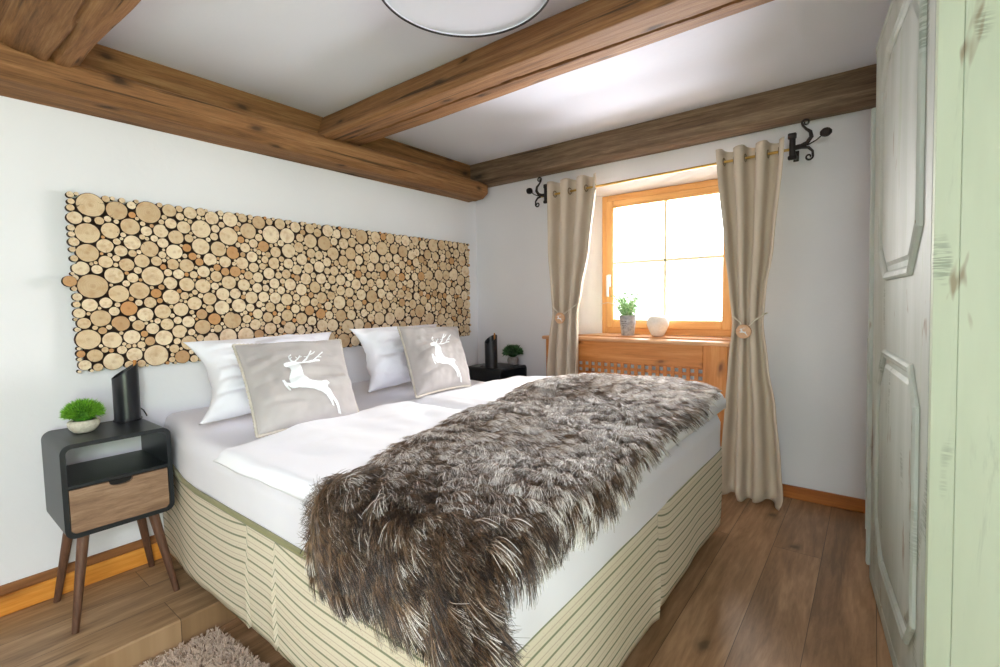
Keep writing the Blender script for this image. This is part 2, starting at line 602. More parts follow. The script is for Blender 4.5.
beam('ceiling_beam', [(0.0, 2.05), (0.17, 2.06), (0.225, 2.10), (0.225, 2.165), (0.20, 2.19), (0.0, 2.215)], RY, -0.078, 'y', M_beamy,
     'long round-edged brown beam on top of the wall above the log slice panel', 1.0, 0.01, end_round=0.03)
beam('ceiling_board', [(0.0, 2.19), (0.078, 2.19), (0.07, 2.36), (0.0, 2.36)], RY, -0.01, 'y', M_beamy,
     'narrow brown timber between the wall beam and the ceiling', 5.0, 0.004)
beam('ceiling_beam', [(-1.50, 2.36), (-1.525, 2.345), (-1.575, 2.215), (-1.60, 2.205), (-1.60, 2.17), (-1.45, 2.188), (-1.30, 2.215), (-1.29, 2.36)], 0.05, RX, 'x', M_beam,
     'brown ceiling beam with a long crack crossing the middle of the ceiling', 2.3, 0.006, groove=[(-1.475, -1.40, 0.09)])
beam('ceiling_beam', [(-2.93, 2.36), (-2.95, 2.185), (-2.92, 2.160), (-2.745, 2.155), (-2.705, 2.18), (-2.645, 2.36)], 0.05, RX, 'x', M_beam,
     'thick rough brown beam end in the top left corner', 7.7, 0.020, groove=[(-2.81, -2.84, 0.025)])
beam('ceiling_beam', [(-0.148, 2.36), (-0.155, 2.20), (-0.145, 2.178), (-0.10, 2.165), (0.02, 2.18), (0.02, 2.36)], 0.05, RX, 'x', M_beamd,
     'darker weathered beam against the wall above the window', 4.1, 0.006)

# ---------------------------------------------------------------- ceiling lamp
lp = empty('ceiling_lamp', (1.836, -2.168, 2.349))
tag(lp, 'round white fabric ceiling lamp with thin black rim', 'lamp')
mb = MB(); mb.lathe([(0.257, -.25), (0.257, -.06), (0.254, -.06), (0.254, -.25), (0.257, -.25)], 64)
mb.build('lamp_shade', fabric('white_shade_cloth', S(232, 232, 240)), lp, smooth=True)
mb = MB(); mb.lathe([(0.0001, -.243), (0.12, -.243), (0.252, -.243), (0.252, -.238), (0.0001, -.238)], 64)
mb.build('diffuser', plain('white_diffuser', S(232, 232, 246), 0.45), lp, smooth=True)
mb = MB(); mb.lathe([(0.254, -.2515), (0.2582, -.2515), (0.2582, -.247), (0.2535, -.247), (0.2535, -.2515), (0.254, -.2515)], 96)
mb.build('rim', plain('black_rim', S(28, 18, 20), 0.4), lp, smooth=False)
mb = MB(); mb.lathe([(0.0001, 0), (0.06, 0), (0.06, -.025), (0.012, -.03), (0.012, -.24), (0.0001, -.24)], 24)
mb.build('ceiling_mount', plain('white_mount', S(230, 230, 230), 0.4), lp, smooth=True)


# ---------------------------------------------------------------- log slice panel
def slice_mat():
    t = NT('sawn_log_wood')
    uvn = t.n('ShaderNodeUVMap', uv_map='slice')
    at = t.n('ShaderNodeAttribute', attribute_name='tint')
    sp = t.n('ShaderNodeSeparateColor'); t.l(at.outputs['Color'], sp.inputs[0])
    s2 = t.n('ShaderNodeSeparateXYZ'); t.l(uvn.outputs[0], s2.inputs[0])
    ln = t.n('ShaderNodeVectorMath', operation='LENGTH'); t.l(uvn.outputs[0], ln.inputs[0])
    r = ln.outputs['Value']
    cb = t.n('ShaderNodeCombineXYZ')
    t.l(s2.outputs[0], cb.inputs[0]); t.l(s2.outputs[1], cb.inputs[1]); t.l(t.math('MULTIPLY', sp.outputs[0], 37.0), cb.inputs[2])
    nz = t.noise(cb.outputs[0], 2.2, 3)
    rr = t.math('ADD', r, t.math('MULTIPLY', nz, 0.35))
    rings = t.math('SINE', t.math('MULTIPLY', rr, 42.0))
    pale = t.ramp(sp.outputs[1], [(0.0, S(234, 216, 186)), (0.35, S(220, 198, 164)), (0.6, S(206, 180, 144)), (0.8, S(188, 158, 122)), (1.0, S(200, 146, 94))])
    k = t.mix(t.math('MULTIPLY', t.math('ADD', rings, 1.0), 0.045), pale, S(120, 78, 42))
    blotch = t.ramp(t.noise(cb.outputs[0], 1.4, 4), [(0.45, 0.0), (0.7, 0.45)])
    k = t.mix(blotch, k, S(176, 128, 84))
    pith = t.ramp(r, [(0.0, 0.35), (0.25, 0.0)])
    k = t.mix(pith, k, S(150, 96, 52))
    # drying cracks: thin wedges from the rim inwards
    ang = t.math('ARCTAN2', s2.outputs[1], s2.outputs[0])
    a2 = t.math('ADD', t.math('MULTIPLY', ang, 0.9), t.math('MULTIPLY', sp.outputs[0], 50.0))
    cr = t.math('ABSOLUTE', t.math('SINE', t.math('ADD', a2, t.math('MULTIPLY', nz, 1.4))))
    ck = t.math('MULTIPLY', t.ramp(t.math('DIVIDE', cr, t.math('MAXIMUM', t.math('SUBTRACT', r, 0.35), 0.01)), [(0.02, 1.0), (0.07, 0.0)]), t.ramp(sp.outputs[2], [(0.62, 0.0), (0.66, 0.9)]))
    k = t.mix(ck, k, S(60, 36, 20))
    rim = t.ramp(r, [(0.93, 0.0), (0.99, 1.0)])
    k = t.mix(rim, k, S(70, 42, 22))
    t.bump(t.noise(cb.outputs[0], 9, 3), 0.2, 0.002)
    return t.base(k, 0.75, 0.2)


M_slice = slice_mat()
M_bark = wood('bark', S(30, 17, 10), S(52, 30, 18), S(80, 50, 30), 'x', 3, 0.9, bump=0.8)
PY0, PY1, PZ0, PZ1 = -2.757, -0.138, 0.900, 1.697
panel = empty('log_slice_panel', (0.0, (PY0+PY1)/2, PZ0))
tag(panel, 'long wall panel of round sawn log slices above the bed', 'wall art')
pc = Vector((0.0, (PY0+PY1)/2, PZ0))
MB().box((0.0, PY0+0.03-pc.y, 0.025), (0.014, PY1-0.03-pc.y, PZ1-PZ0-0.025), 0.002).build('backing_board', plain('dark_backing', S(46, 30, 20), 0.9), panel)


def pack():
    R = np.random.RandomState(12)
    LW, LH = PY1-PY0, PZ1-PZ0
    g = 0.003
    gx = np.arange(g/2, LW, g); gz = np.arange(g/2, LH, g)
    X, Z = np.meshgrid(gx, gz)
    edge = np.minimum(np.minimum(X, LW-X), np.minimum(Z, LH-Z))
    clear = edge.copy()
    out = []

    def put(x, z, r):
        nonlocal clear
        np.minimum(clear, np.hypot(X-x, Z-z)-r, out=clear)
        out.append((x, z, r))
    # a few seen at the left edge of the panel
    for (x, z, r) in ((0.085, 0.757, 0.052), (0.18, 0.735, 0.042), (0.075, 0.385, 0.055), (0.07, 0.62, 0.045), (0.055, 0.70, 0.035), (0.15, 0.62, 0.048)):
        if z+r > LH: z = LH-r
        if min(math.hypot(x-a, z-b)-c for a, b, c in out) > r-0.002 if out else True:
            put(x, z, r)
    targets = ([(0.036, 0.052)]*90+[(0.026, 0.038)]*230+[(0.018, 0.026)]*230)
    for lo, hi in targets:
        r = R.uniform(lo, hi)
        ok = (clear >= r+0.0005) & (clear < r+0.004)
        if not ok.any():
            ok = clear >= r+0.0005
            if not ok.any():
                continue
        ii = np.flatnonzero(ok)
        i = ii[R.randint(len(ii))]
        put(X.flat[i], Z.flat[i], r)
    for _ in range(900):
        i = np.argmax(clear)
        c = clear.flat[i]
        if c < 0.0075:
            break
        r = min(c-0.0005, R.uniform(0.012, 0.024))
        ok = (clear >= r+0.0003) & (clear < r+0.003)
        ii = np.flatnonzero(ok)
        i = ii[R.randint(len(ii))] if len(ii) else i
        put(X.flat[i], Z.flat[i], r)
    return out


def slice_geo(lst, name, parent, centre=None):
    """each slice: irregular outline, bark side, sawn face; uv 'slice' = local position over radius"""
    vs, fs, mi, uvs, tint = [], [], [], [], []
    for (y, z, r, x0, x1, tn, seed) in lst:
        n = 20 if r > 0.02 else 14
        o = len(vs)
        amp = 0.05 if r > 0.024 else 0.03
        dent = seed*6.28 if (seed*97 % 1) < 0.12 and r > 0.026 else None
        rad = []
        for k in range(n):
            a = 2*PI*k/n
            q = 1+amp*noise.noise(Vector((math.cos(a)*1.3+seed*50, math.sin(a)*1.3, seed*9)))
            if dent is not None:
                dd = abs((a-dent+PI) % (2*PI)-PI)
                q -= 0.22*math.exp(-(dd/0.3)**2)
            rad.append(r*q*1.01)
        rings = ((1.0, x0), (1.0, x1-0.0015), (0.965, x1))
        for sc, x in rings:
            for k in range(n):
                a = 2*PI*k/n
                vs.append((x, y+rad[k]*sc*math.cos(a), z+rad[k]*sc*math.sin(a)))
        c = len(vs); vs.append((x1, y, z))
        for g in range(2):
            for k in range(n):
                k2 = (k+1) % n
                fs.append((o+g*n+k, o+g*n+k2, o+(g+1)*n+k2, o+(g+1)*n+k)); mi.append(1)
                uvs += [(1, 0)]*4; tint += [tn]*4
        for k in range(n):
            k2 = (k+1) % n
            fs.append((c, o+2*n+k, o+2*n+k2)); mi.append(0)
            uvs += [(0, 0), (math.cos(2*PI*k/n)*.965, math.sin(2*PI*k/n)*.965), (math.cos(2*PI*k2/n)*.965, math.sin(2*PI*k2/n)*.965)]
            tint += [tn]*3
    mb = MB().add(vs, fs); mb.mi = mi
    o = mb.build(name, [M_slice, M_bark], parent)
    me = o.data
    uv = me.uv_layers.new(name='slice')
    uv.data.foreach_set('uv', [c for p in uvs for c in p])
    ca = me.color_attributes.new('tint', 'FLOAT_COLOR', 'CORNER')
    ca.data.foreach_set('color', [c for p in tint for c in (p[0], p[1], p[2], 1)])
    return o


R2 = random.Random(5)
slices = []
for (x, z, r) in pack():
    warm = R2.random()
    warm = R2.uniform(0.82, 1.0) if warm > 0.86 and r < 0.036 else warm*0.7
    slices.append((PY0+x-pc.y, z, r, 0.010, 0.034+R2.uniform(0, 0.012), (R2.random(), warm, R2.random()), R2.random()))
slices.append((PY0-0.006-pc.y, 0.405, 0.024, 0.030, 0.058, (.3, .9, .1), 0.31))
slices.sort(key=lambda s: -(s[2]/max(0.5, math.hypot(2.8, s[0]+pc.y+3.25))**1.5))
for s in slices[:100]:
    slice_geo([s], 'log_slice', panel)
tag(slice_geo(slices[100:], 'small_log_slices', panel), kind='stuff')

# ---------------------------------------------------------------- bed
bed = empty('bed', (1.13, -1.63, Z_PL))
tag(bed, 'wide double bed with striped fabric base and white sheet', 'bed')
BO = Vector((1.13, -1.63, Z_PL))
X0B, X1B, Y0B, Y1B = 0.015, 2.22, -2.53, -0.73


def stripe_mat():
    t = NT('striped_valance_cloth')
    tc = t.n('ShaderNodeTexCoord')
    uvn = t.n('ShaderNodeUVMap', uv_map='cloth')
    sp = t.n('ShaderNodeSeparateXYZ'); t.l(uvn.outputs[0], sp.inputs[0])
    wob = t.noise(t.coords(scale=(1, 1, 0.2)), 2.5, 2)
    h = t.math('ADD', sp.outputs[1], t.math('MULTIPLY', t.math('SUBTRACT', wob, 0.5), 0.006))
    ph = t.math('FRACT', t.math('MULTIPLY', h, 1/0.044))
    thick = t.ramp(ph, [(0.0, 1.0), (0.12, 1.0), (0.16, 0.0), (0.97, 0.0), (1.0, 1.0)])
    thin = t.ramp(ph, [(0.50, 0.0), (0.53, 1.0), (0.56, 1.0), (0.59, 0.0)])
    thin2 = t.ramp(ph, [(0.30, 0.0), (0.32, 1.0), (0.33, 1.0), (0.35, 0.0)])
    k = t.mix(t.math('MULTIPLY', thin, 0.5), S(222, 212, 190), S(160, 132, 112))
    k = t.mix(t.math('MULTIPLY', thin2, 0.25), k, S(168, 140, 120))
    k = t.mix(t.math('MULTIPLY', thick, 0.9), k, S(122, 128, 100))
    fl = t.noise(t.coords(), 220, 1)
    k = t.mix(t.math('MULTIPLY', t.ramp(fl, [(0.66, 0.0), (0.7, 1.0)]), 0.35), k, S(180, 120, 110))
    t.bump(t.noise(t.coords(), 700, 1), 0.15, 0.0006)
    return t.base(k, 0.9, 0.15)


M_stripe = stripe_mat()
M_sheet = fabric('white_sheet', S(236, 234, 240), S(230, 228, 236), 1200, 0.85, 0.08)
M_duvet = fabric('white_duvet_cloth', S(244, 244, 248), S(240, 240, 246), 1200, 0.85, 0.08)
M_pillow = fabric('white_pillow_cloth', S(238, 238, 244), S(232, 232, 240), 1200, 0.85, 0.08)
M_cush = fabric('grey_linen', S(184, 178, 176), S(170, 164, 162), 500, 0.9, 0.4, 6)
M_cord = fabric('pale_cord', S(206, 198, 186), S(190, 182, 168), 400, 0.9, 0.5, 30)
M_print = fabric('white_print', S(238, 242, 244), None, 900, 0.7, 0.1)

# the sprung base: a solid block with the valance around it
mb = MB().box((X0B+.02-BO.x, Y0B+.02-BO.y, .10-BO.z), (X1B-.02-BO.x, Y1B-.02-BO.y, .445-BO.z), .01)
mb.v = [(x, y+(.09 if (x < -.5 and y < -.5) else 0), z) for x, y, z in mb.v]
mb.build('bed_base', fabric('base_cloth', S(180, 176, 150)), bed)


def valance():
    """four-sided skirt; perimeter path with pleats, wavy hem"""
    vs, fs, uv = [], [], []
    path = []        # (x, y, nx, ny, hem)
    x0, x1, y0, y1 = X0B, X1B, Y0B, Y1B
    yh = -2.455      # the side bows in slightly at the head

    def left_y(x):
        return yh+(y0-yh)*smooth01(x/0.7)
    n = 220
    for i in range(n+1):
        x = x0+(x1-x0)*i/n
        hem = -0.035+(0.055+0.035)*smooth01(x/0.8)
        off = 0.006
        # two overlapping pleats
        for px, w_, d_ in ((1.105, 0.06, 0.006), (1.29, 0.06, 0.006)):
            t = (x-px)/w_
            if -1.0 < t < 0: off += d_*(1+t)**2
            elif 0 <= t < .2: off -= 0.002
        off += 0.002*noise.noise(Vector((x*5, 0, 0)))
        hem += 0.003*noise.noise(Vector((x*6, 3, 0)))+(0.008 if 1.105 < x < 1.29 else 0)
        path.append((x, left_y(x), 0, -1, hem, off))
    m = 180
    for i in range(1, m+1):
        y = y0+(y1-y0)*i/m
        off = 0.0
        for py, w_, d_ in ((-1.635, 0.10, 0.016),):
            t = (y-py)/w_
            if -0.6 < t < 0: off += d_*0.8*(1+t/0.6)**2
            elif 0 <= t < 1: off -= d_*(1-t)**2
        hem = 0.062 if y < -1.635 else 0.072
        hem -= 0.018*smooth01((y+0.95)/0.2)
        off += 0.006*noise.noise(Vector((y*4, 7, 0)))
        path.append((x1, y, 1, 0, hem+0.004*noise.noise(Vector((y*6, 1, 0))), off))
    for i in range(1, 60):
        x = x1-(x1-x0)*i/60
        path.append((x, y1, 0, 1, 0.06, 0.0))
    path.append((x0, y1, -1, 0, 0.0, 0)); path.append((x0, yh, -1, 0, -0.035, 0))
    # corner rounding of normals
    K = 16
    s = 0.0
    for i, (x, y, nx, ny, hem, off) in enumerate(path):
        if i: s += math.hypot(x-path[i-1][0], y-path[i-1][1])
        for j in range(K+1):
            t = j/K
            top = 0.452
            z = top+(hem-top)*t
            bulge = off*smooth01(t*1.3)+0.010*math.sin(t*PI)*0.5
            vs.append((x+nx*bulge-BO.x, y+ny*bulge-BO.y, z-BO.z))
            # stripes curl up where the pleats gather
            curl = 0.0
            if ny == -1:
                if 0 <= 1.105-x < .28: curl -= .028*((.28-1.105+x)/.28)**2
                if 0 <= x-1.29 < .28: curl -= .030*((.28+1.29-x)/.28)**2
                curl -= 0.0
                hgt = (0.452-z)*-1.0
            else:
                if y > -1.635:
                    d = y+1.635
                    curl -= 0.035*max(0.0, 1-d/0.16)**2
                hgt = z-0.452
            uv.append((s, hgt+curl+10))
    P = len(path)
    for i in range(P-1):
        for j in range(K):
            fs.append((i*(K+1)+j, (i+1)*(K+1)+j, (i+1)*(K+1)+j+1, i*(K+1)+j+1))
    mb = MB().add(vs, fs)
    o = mb.build('valance', M_stripe, bed, smooth=True, angle=60, recalc=True)
    u = o.data.uv_layers.new(name='cloth')
    u.data.foreach_set('uv', [c for l in o.data.loops for c in uv[l.vertex_index]])
    sm = o.modifiers.new('thick', 'SOLIDIFY'); sm.thickness = 0.003; sm.offset = -1
    return o


valance()
# narrow olive piping along the top of the base
mb = MB()
tp = [(X0B+.01, -2.466), (.2, -2.479), (.35, -2.502), (.5, -2.526), (.7, -2.542), (X1B-.02, -2.542)]
mb.tube([(x-BO.x, y-BO.y, .452-BO.z) for x, y in tp], .010, 8)
mb.build('piping', fabric('olive_piping', S(140, 136, 98)), bed, smooth=True)
for (lx, ly) in ((.2, -2.38), (.2, -.88), (2.05, -2.36), (2.05, -.88), (1.15, -1.63)):
    lz = Z_PL if lx < .6 else floor_z(lx, ly)
    MB().lathe([(0.0001, lz-BO.z), (.024, lz-BO.z), (.03, .10-BO.z), (0.0001, .10-BO.z)], 16, (lx-BO.x, ly-BO.y, 0)).build('leg', plain('dark_leg_wood', S(60, 44, 30), .5), bed, smooth=True)


def soft_box(x0, x1, y0, y1, z0, z1, r, fn=None, nu=90, nv=80, nz=8, wob=0.0, seed=0.0):
    """rounded slab, as one closed grid: top surface with sides folding down"""
    def prof(t, lo, hi):
        # t in [-1,1]
        return lo+(hi-lo)*(t*0.5+0.5)
    mb = MB()
    vs, fs = [], []
    # path from bottom-edge up over the top
    nn = nu+2*nz
    mm = nv+2*nz

    def axis(k, n, lo, hi):
        if k < nz: return lo, -(nz-k)/nz
        if k > n+nz: return hi, -((k-n-nz)/nz)
        return lo+(hi-lo)*(k-nz)/n, 0.0
    for b in range(mm+1):
        for a in range(nn+1):
            x, dx = axis(a, nu, x0, x1)
            y, dy = axis(b, nv, y0, y1)
            d = min(dx, dy)
            z = z1+(z1-z0)*d
            # distance to rounded rectangle edge
            ex = min(x-x0, x1-x); ey = min(y-y0, y1-y)
            zz = z1
            if fn: zz += fn(x, y)
            if d == 0:
                q = 0.0
                if ex < r and ey < r: q = max(0, r-math.hypot(r-ex, r-ey))
                else: q = min(ex, ey)
                q = min(q, r)
                z = zz-(r-math.sqrt(max(0, r*r-(r-q)**2)))
            else:
                z = (zz-r)+((zz-r)-z0)*d
            # round vertical corners
            cx = x0+r if x < x0+r else (x1-r if x > x1-r else None)
            cy = y0+r if y < y0+r else (y1-r if y > y1-r else None)
            if cx is not None and cy is not None:
                vx, vy = x-cx, y-cy
                L = math.hypot(vx, vy)
                if L > r: x, y = cx+vx/L*r, cy+vy/L*r
            if wob and d < 0:
                k = wob*fbm((x*3+seed, y*3, z*5), 1, 2)*(-d)*1.5
                nx_ = (-1 if dx < 0 and a < nz else (1 if dx < 0 else 0)); ny_ = (-1 if dy < 0 and b < nz else (1 if dy < 0 else 0))
                x += nx_*k; y += ny_*k
            vs.append((x, y, z))
    N = nn+1
    for b in range(mm):
        for a in range(nn):
            fs.append((b*N+a, b*N+a+1, (b+1)*N+a+1, (b+1)*N+a))
    mb.add(vs, fs)
    return mb


def mat_top(x, y):
    return 0.018*smooth01(1-x/0.9) + 0.006*fbm((x*2, y*2, 1), 1, 2)


mb = soft_box(X0B+.005, X1B+.005, Y0B-.003, Y1B+.003, .452, .645, .06, mat_top, wob=0.004)
mb.v = [(x-BO.x, y-BO.y+(0.075*(1-smooth01(x/.7)) if y < -2.2 else 0), z-BO.z) for x, y, z in mb.v]
mb.build('mattress', M_sheet, bed, smooth=True, angle=180)

# ---- duvets
YS = -1.625


def duvet_h(x, y, far):
    """height of the top of the duvets above the floor"""
    u = (x-0.85)/1.4
    edge = smooth01((x-0.80)/0.22)
    base = 0.668+0.035*edge
    if far:
        base += 0.034*smooth01((x-0.95)/0.5)*smooth01((y+1.62)/0.5)
    wr = 0.020*fbm((x*1.7, y*2.6, 3 if far else 9), 1, 3)+0.010*abs(fbm((x*3.0+y*2.0, y*4.0-x*2, 5), 1, 2))
    seam = -0.028*math.exp(-((y-YS)/0.05)**2)*edge
    return base+wr*edge+seam


def duvet(name, y0, y1, far, label):
    xs0 = 0.86 if not far else 0.84
    x1 = 2.235

    def x_start(y):
        return xs0+0.05*math.sin(y*5+1)+(0.10*smooth01((-2.0-y)/0.5) if not far else 0)
    nu, nv = 120, 90
    vs, fs = [], []
    r = 0.045

    def shape(u, v):
        # u across x (0..1), v across y; wrapped edge
        y = y0+(y1-y0)*v
        xa = x_start(y)
        x = xa+(x1-xa)*u
        z = duvet_h(x, y, far)
        ex = min(x-xa, x1-x); ey = min(y-y0, y1-y)
        q = min(ex, ey, r)
        if ex < r and ey < r: q = max(0, r-math.hypot(r-ex, r-ey))
        drop = r-math.sqrt(max(0, r*r-(r-q)**2))
        return x, y, z-drop
    mb = MB()
    top = [shape(i/nu, j/nv) for j in range(nv+1) for i in range(nu+1)]
    # denser sampling near the edges
    bot = []
    for (x, y, z) in top:
        ex = min(x-x_start(y), x1-x); ey = min(y-y0, y1-y)
        bz = 0.651
        bot.append((x, y, min(bz, z-0.006)))
    N = nu+1
    vs = top+bot
    T = len(top)
    for j in range(nv):
        for i in range(nu):
            a = j*N+i
            fs.append((a, a+1, a+N+1, a+N))
            fs.append((T+a, T+a+N, T+a+N+1, T+a+1))
    for i in range(nu):
        fs.append((i, T+i, T+i+1, i+1)); a = nv*N+i; fs.append((a, a+1, T+a+1, T+a))
    for j in range(nv):
        a = j*N; fs.append((a, a+N, T+a+N, T+a)); a = j*N+nu; fs.append((a, T+a, T+a+N, a+N))
    mb.add(vs, fs)
    o = mb.build(name, M_duvet, smooth=True, angle=180)
    return tag(o, label, 'duvet', 'duvets on the bed')


duvet('duvet', -2.585, YS+.004, False, 'white duvet on the near half of the bed by the wooden nightstand drawer')
duvet('duvet', YS-.004, -0.72, True, 'white duvet on the far half of the bed towards the window')


# ---------------------------------------------------------------- pillows and cushions
def pillow_pt(c, u, v, side, th, pinch=0.06, wr=0.0, seed=0.0, sag=0.0):
    """c: TL,TR,BL,BR world corners; u,v in [0,1] (v down). returns point; side = +1 front, -1 back"""
    TL, TR, BL, BR = c
    # edges pull in between the corners
    uu = u*2-1; vv = v*2-1
    pu = 1-pinch*(1-vv*vv)*abs(uu)**3
    pv = 1-min(pinch, .07)*(1-uu*uu)*abs(vv)**3
    U = (uu*pu+1)/2; V = (vv*pv+1)/2
    p = (TL*(1-U)+TR*U)*(1-V)+(BL*(1-U)+BR*U)*V
    n = ((TR-TL)+(BR-BL)).cross((BL-TL)+(BR-TR)).normalized()*-1
    if n.x < 0: n = -n
    h = (max(0.0, (1-uu*uu))*max(0.0, (1-vv*vv)))**0.42
    h *= 1+sag*vv
    w_ = wr*fbm((u*3+seed, v*3, seed), 1.6, 3)
    fold = wr*1.9*abs(noise.noise(Vector((u*2.2+seed, v*7, 2))))*min(1, h*1.4)
    return p+n*side*(h*th*0.5+(w_+fold)*min(1, h*2))


def pillow(name, c, th, mat, label, cat, group, pinch=0.06, wr=0.008, seed=0.0, sag=0.15, n=56, parent_build=None):
    c = [Vector(q) for q in c]
    ctr = (c[2]+c[3])/2
    root = empty(name, ctr)
    tag(root, label, cat, group)
    mb = MB()
    for side in (1, -1):
        mb.grid(lambda u, v: pillow_pt(c, u, v, side, th, pinch, wr, seed+(0 if side > 0 else 5), sag)-ctr, n, n)
    # flip back faces
    o = mb.build('pillow_cover', mat, root, smooth=True, angle=180)
    bm = bmesh.new(); bm.from_mesh(o.data)
    bmesh.ops.remove_doubles(bm, verts=bm.verts[:], dist=0.0004)
    bmesh.ops.recalc_face_normals(bm, faces=bm.faces[:])
    bm.to_mesh(o.data); bm.free()
    return root, c, ctr


STAG_BODY = [(520, 222), (532, 214), (545, 211), (560, 205), (580, 210), (600, 222), (606, 245), (614, 268), (640, 298), (690, 308), (728, 306), (742, 318), (732, 326), (736, 352), (746, 380), (768, 408), (782, 440), (792, 466), (778, 466), (764, 436), (748, 408), (742, 412), (752, 440), (742, 438), (728, 408), (712, 385), (690, 366), (660, 354), (620, 350), (590, 345), (572, 352), (560, 352), (540, 330), (548, 350), (552, 366), (542, 364), (522, 332), (512, 308), (524, 302), (538, 316), (552, 320), (548, 296), (556, 262), (552, 242), (538, 236), (524, 232)]
STAG_LINES = [([(560, 207), (590, 214), (625, 210), (660, 198), (700, 190)], 4.5), ([(612, 210), (632, 190), (646, 165), (655, 142)], 4), ([(655, 160), (668, 152), (674, 144)], 3),
              ([(640, 178), (622, 178)], 2.5), ([(670, 195), (690, 170), (716, 146)], 3.5), ([(688, 172), (710, 170)], 3), ([(560, 207), (548, 192), (546, 176), (556, 164)], 3.5),
              ([(552, 192), (560, 180)], 2.5), ([(574, 208), (590, 192), (600, 172)], 3.5), ([(588, 192), (580, 178)], 2.5), ([(597, 182), (608, 176)], 2.5)]


def in_poly(x, y, P):
    c = False
    j = len(P)-1
    for i in range(len(P)):
        if (P[i][1] > y) != (P[j][1] > y) and x < (P[j][0]-P[i][0])*(y-P[i][1])/(P[j][1]-P[i][1])+P[i][0]:
            c = not c
        j = i
    return c


def in_stag(x, y):
    if in_poly(x, y, STAG_BODY): return True
    for L, w_ in STAG_LINES:
        for a, b in zip(L, L[1:]):
            dx, dy = b[0]-a[0], b[1]-a[1]
            t = max(0, min(1, ((x-a[0])*dx+(y-a[1])*dy)/(dx*dx+dy*dy)))
            if math.hypot(x-a[0]-t*dx, y-a[1]-t*dy) < w_: return True
    return False


def stag_mesh(ptfn, nu, nv, box, quad=None):
    """cells of a fine grid inside the stag outline; box=(u0,u1,v0,v1) placed where the drawing spans 505..795 x 135..475"""
    u0, u1, v0, v1 = box
    idx, vs, fs = {}, [], []

    def vert(i, j):
        if (i, j) not in idx:
            idx[(i, j)] = len(vs)
            vs.append(ptfn(u0+(u1-u0)*i/nu, v0+(v1-v0)*j/nv))
        return idx[(i, j)]
    for j in range(nv):
        for i in range(nu):
            a, b = (i+.5)/nu, (j+.5)/nv
            if quad:
                # outline drawn in a slanted square: corners of the square in drawing units
                (ax, ay), (bx, by), (cx, cy), (dx, dy) = quad
                h = (max(0, 1-(2*a-1)**2)*max(0, 1-(2*b-1)**2))**.42      # the stuffing lifts the cloth
                q = [(ax*(1-a)+bx*a)*(1-b)+(cx*(1-a)+dx*a)*b, (ay*(1-a)+by*a)*(1-b)+(cy*(1-a)+dy*a)*b]
                q = [q[0]+52*h, q[1]-78*h]
            else:
                q = [505+290*a, 135+340*b]
            if in_stag(*q):
                fs.append((vert(i, j), vert(i+1, j), vert(i+1, j+1), vert(i, j+1)))
    return MB().add(vs, fs)


def cushion(c, label, seed, box, th=0.15):
    kw = dict(pinch=0.045, wr=0.010, seed=seed, sag=0.25)
    root, c, ctr = pillow('cushion', c, th, M_cush, label, 'cushion', 'grey stag cushions', **kw)

    def P(u, v, side=1, off=0.0):
        p = pillow_pt(c, u, v, side, th, kw['pinch'], kw['wr'], kw['seed'], kw['sag'])
        e = 0.004
        a = pillow_pt(c, min(1, u+e), v, side, th, kw['pinch'], kw['wr'], kw['seed'], kw['sag'])
        b = pillow_pt(c, u, min(1, v+e), side, th, kw['pinch'], kw['wr'], kw['seed'], kw['sag'])
        n = (a-p).cross(b-p)
        n = n.normalized() if n.length > 1e-9 else Vector((1, 0, 0))
        if n.x < 0: n = -n
        return p+n*off-ctr
    # frayed seam cord all the way round
    pts = []
    N = 60
    for k in range(N): pts.append(P(k/N, 0))
    for k in range(N): pts.append(P(1, k/N))
    for k in range(N): pts.append(P(1-k/N, 1))
    for k in range(N+1): pts.append(P(0, 1-k/N))
    rad = [0.0050+0.0022*(k % 2) for k in range(len(pts))]
    MB().tube(pts, rad, 6).build('seam_cord', M_cord, root, smooth=True)
    mb = stag_mesh(lambda u, v: P(u, v, 1, 0.0022), 250, 250, (0, 1, 0, 1), ((265, 118), (800, 96), (385, 585), (895, 468)))
    tag(mb.build('stag_print', M_print, root, smooth=True, angle=180), 'white leaping stag print')
    return root


# white pillows leaning on the wall
pillow('pillow', [(.33, -2.44, 1.028), (.30, -1.66, 1.03), (.60, -2.49, .695), (.50, -1.66, .69)], .17, M_pillow,
       'large white pillow behind the near stag cushion', 'pillow', 'white pillows against the wall', pinch=0.24, wr=.022, seed=2.2)
pillow('pillow', [(.38, -1.60, 1.045), (.26, -.76, 1.035), (.62, -1.66, .70), (.52, -.93, .71)], .17, M_pillow,
       'large white pillow behind the far stag cushion', 'pillow', 'white pillows against the wall', pinch=0.26, wr=.022, seed=6.1)
cushion([(.60, -2.337, 1.018), (.60, -1.806, 1.003), (1.00, -2.435, .700), (.985, -1.975, .682)],
        'grey linen cushion with white leaping stag, on the near half of the bed', 1.0, (.31, .86, .19, .985))
cushion([(.60, -1.417, 1.051), (.57, -.88, 1.024), (.955, -1.605, .705), (.955, -1.185, .705)],
        'grey linen cushion with white leaping stag, on the far half of the bed', 4.0, (.34, .90, .17, .95))


# ---------------------------------------------------------------- fur throw
XE, YE = 2.245, -2.60


def top_h(x, y):
    x = min(x, 2.2)
    k = smooth01((y-YS)/.24+.5)
    y = max(y, -2.56)
    return duvet_h(x, y, False)*(1-k)+duvet_h(x, y, True)*k+0.013+0.026*math.exp(-((y-YS)/0.05)**2)


def fold(a, r=0.05):
    """distance past the start of an edge -> (run, drop)"""
    if a <= 0: return a, 0.0
    L = r*PI/2
    if a < L:
        t = a/r
        return r*math.sin(t), r*(1-math.cos(t))
    return r, r+(a-L)


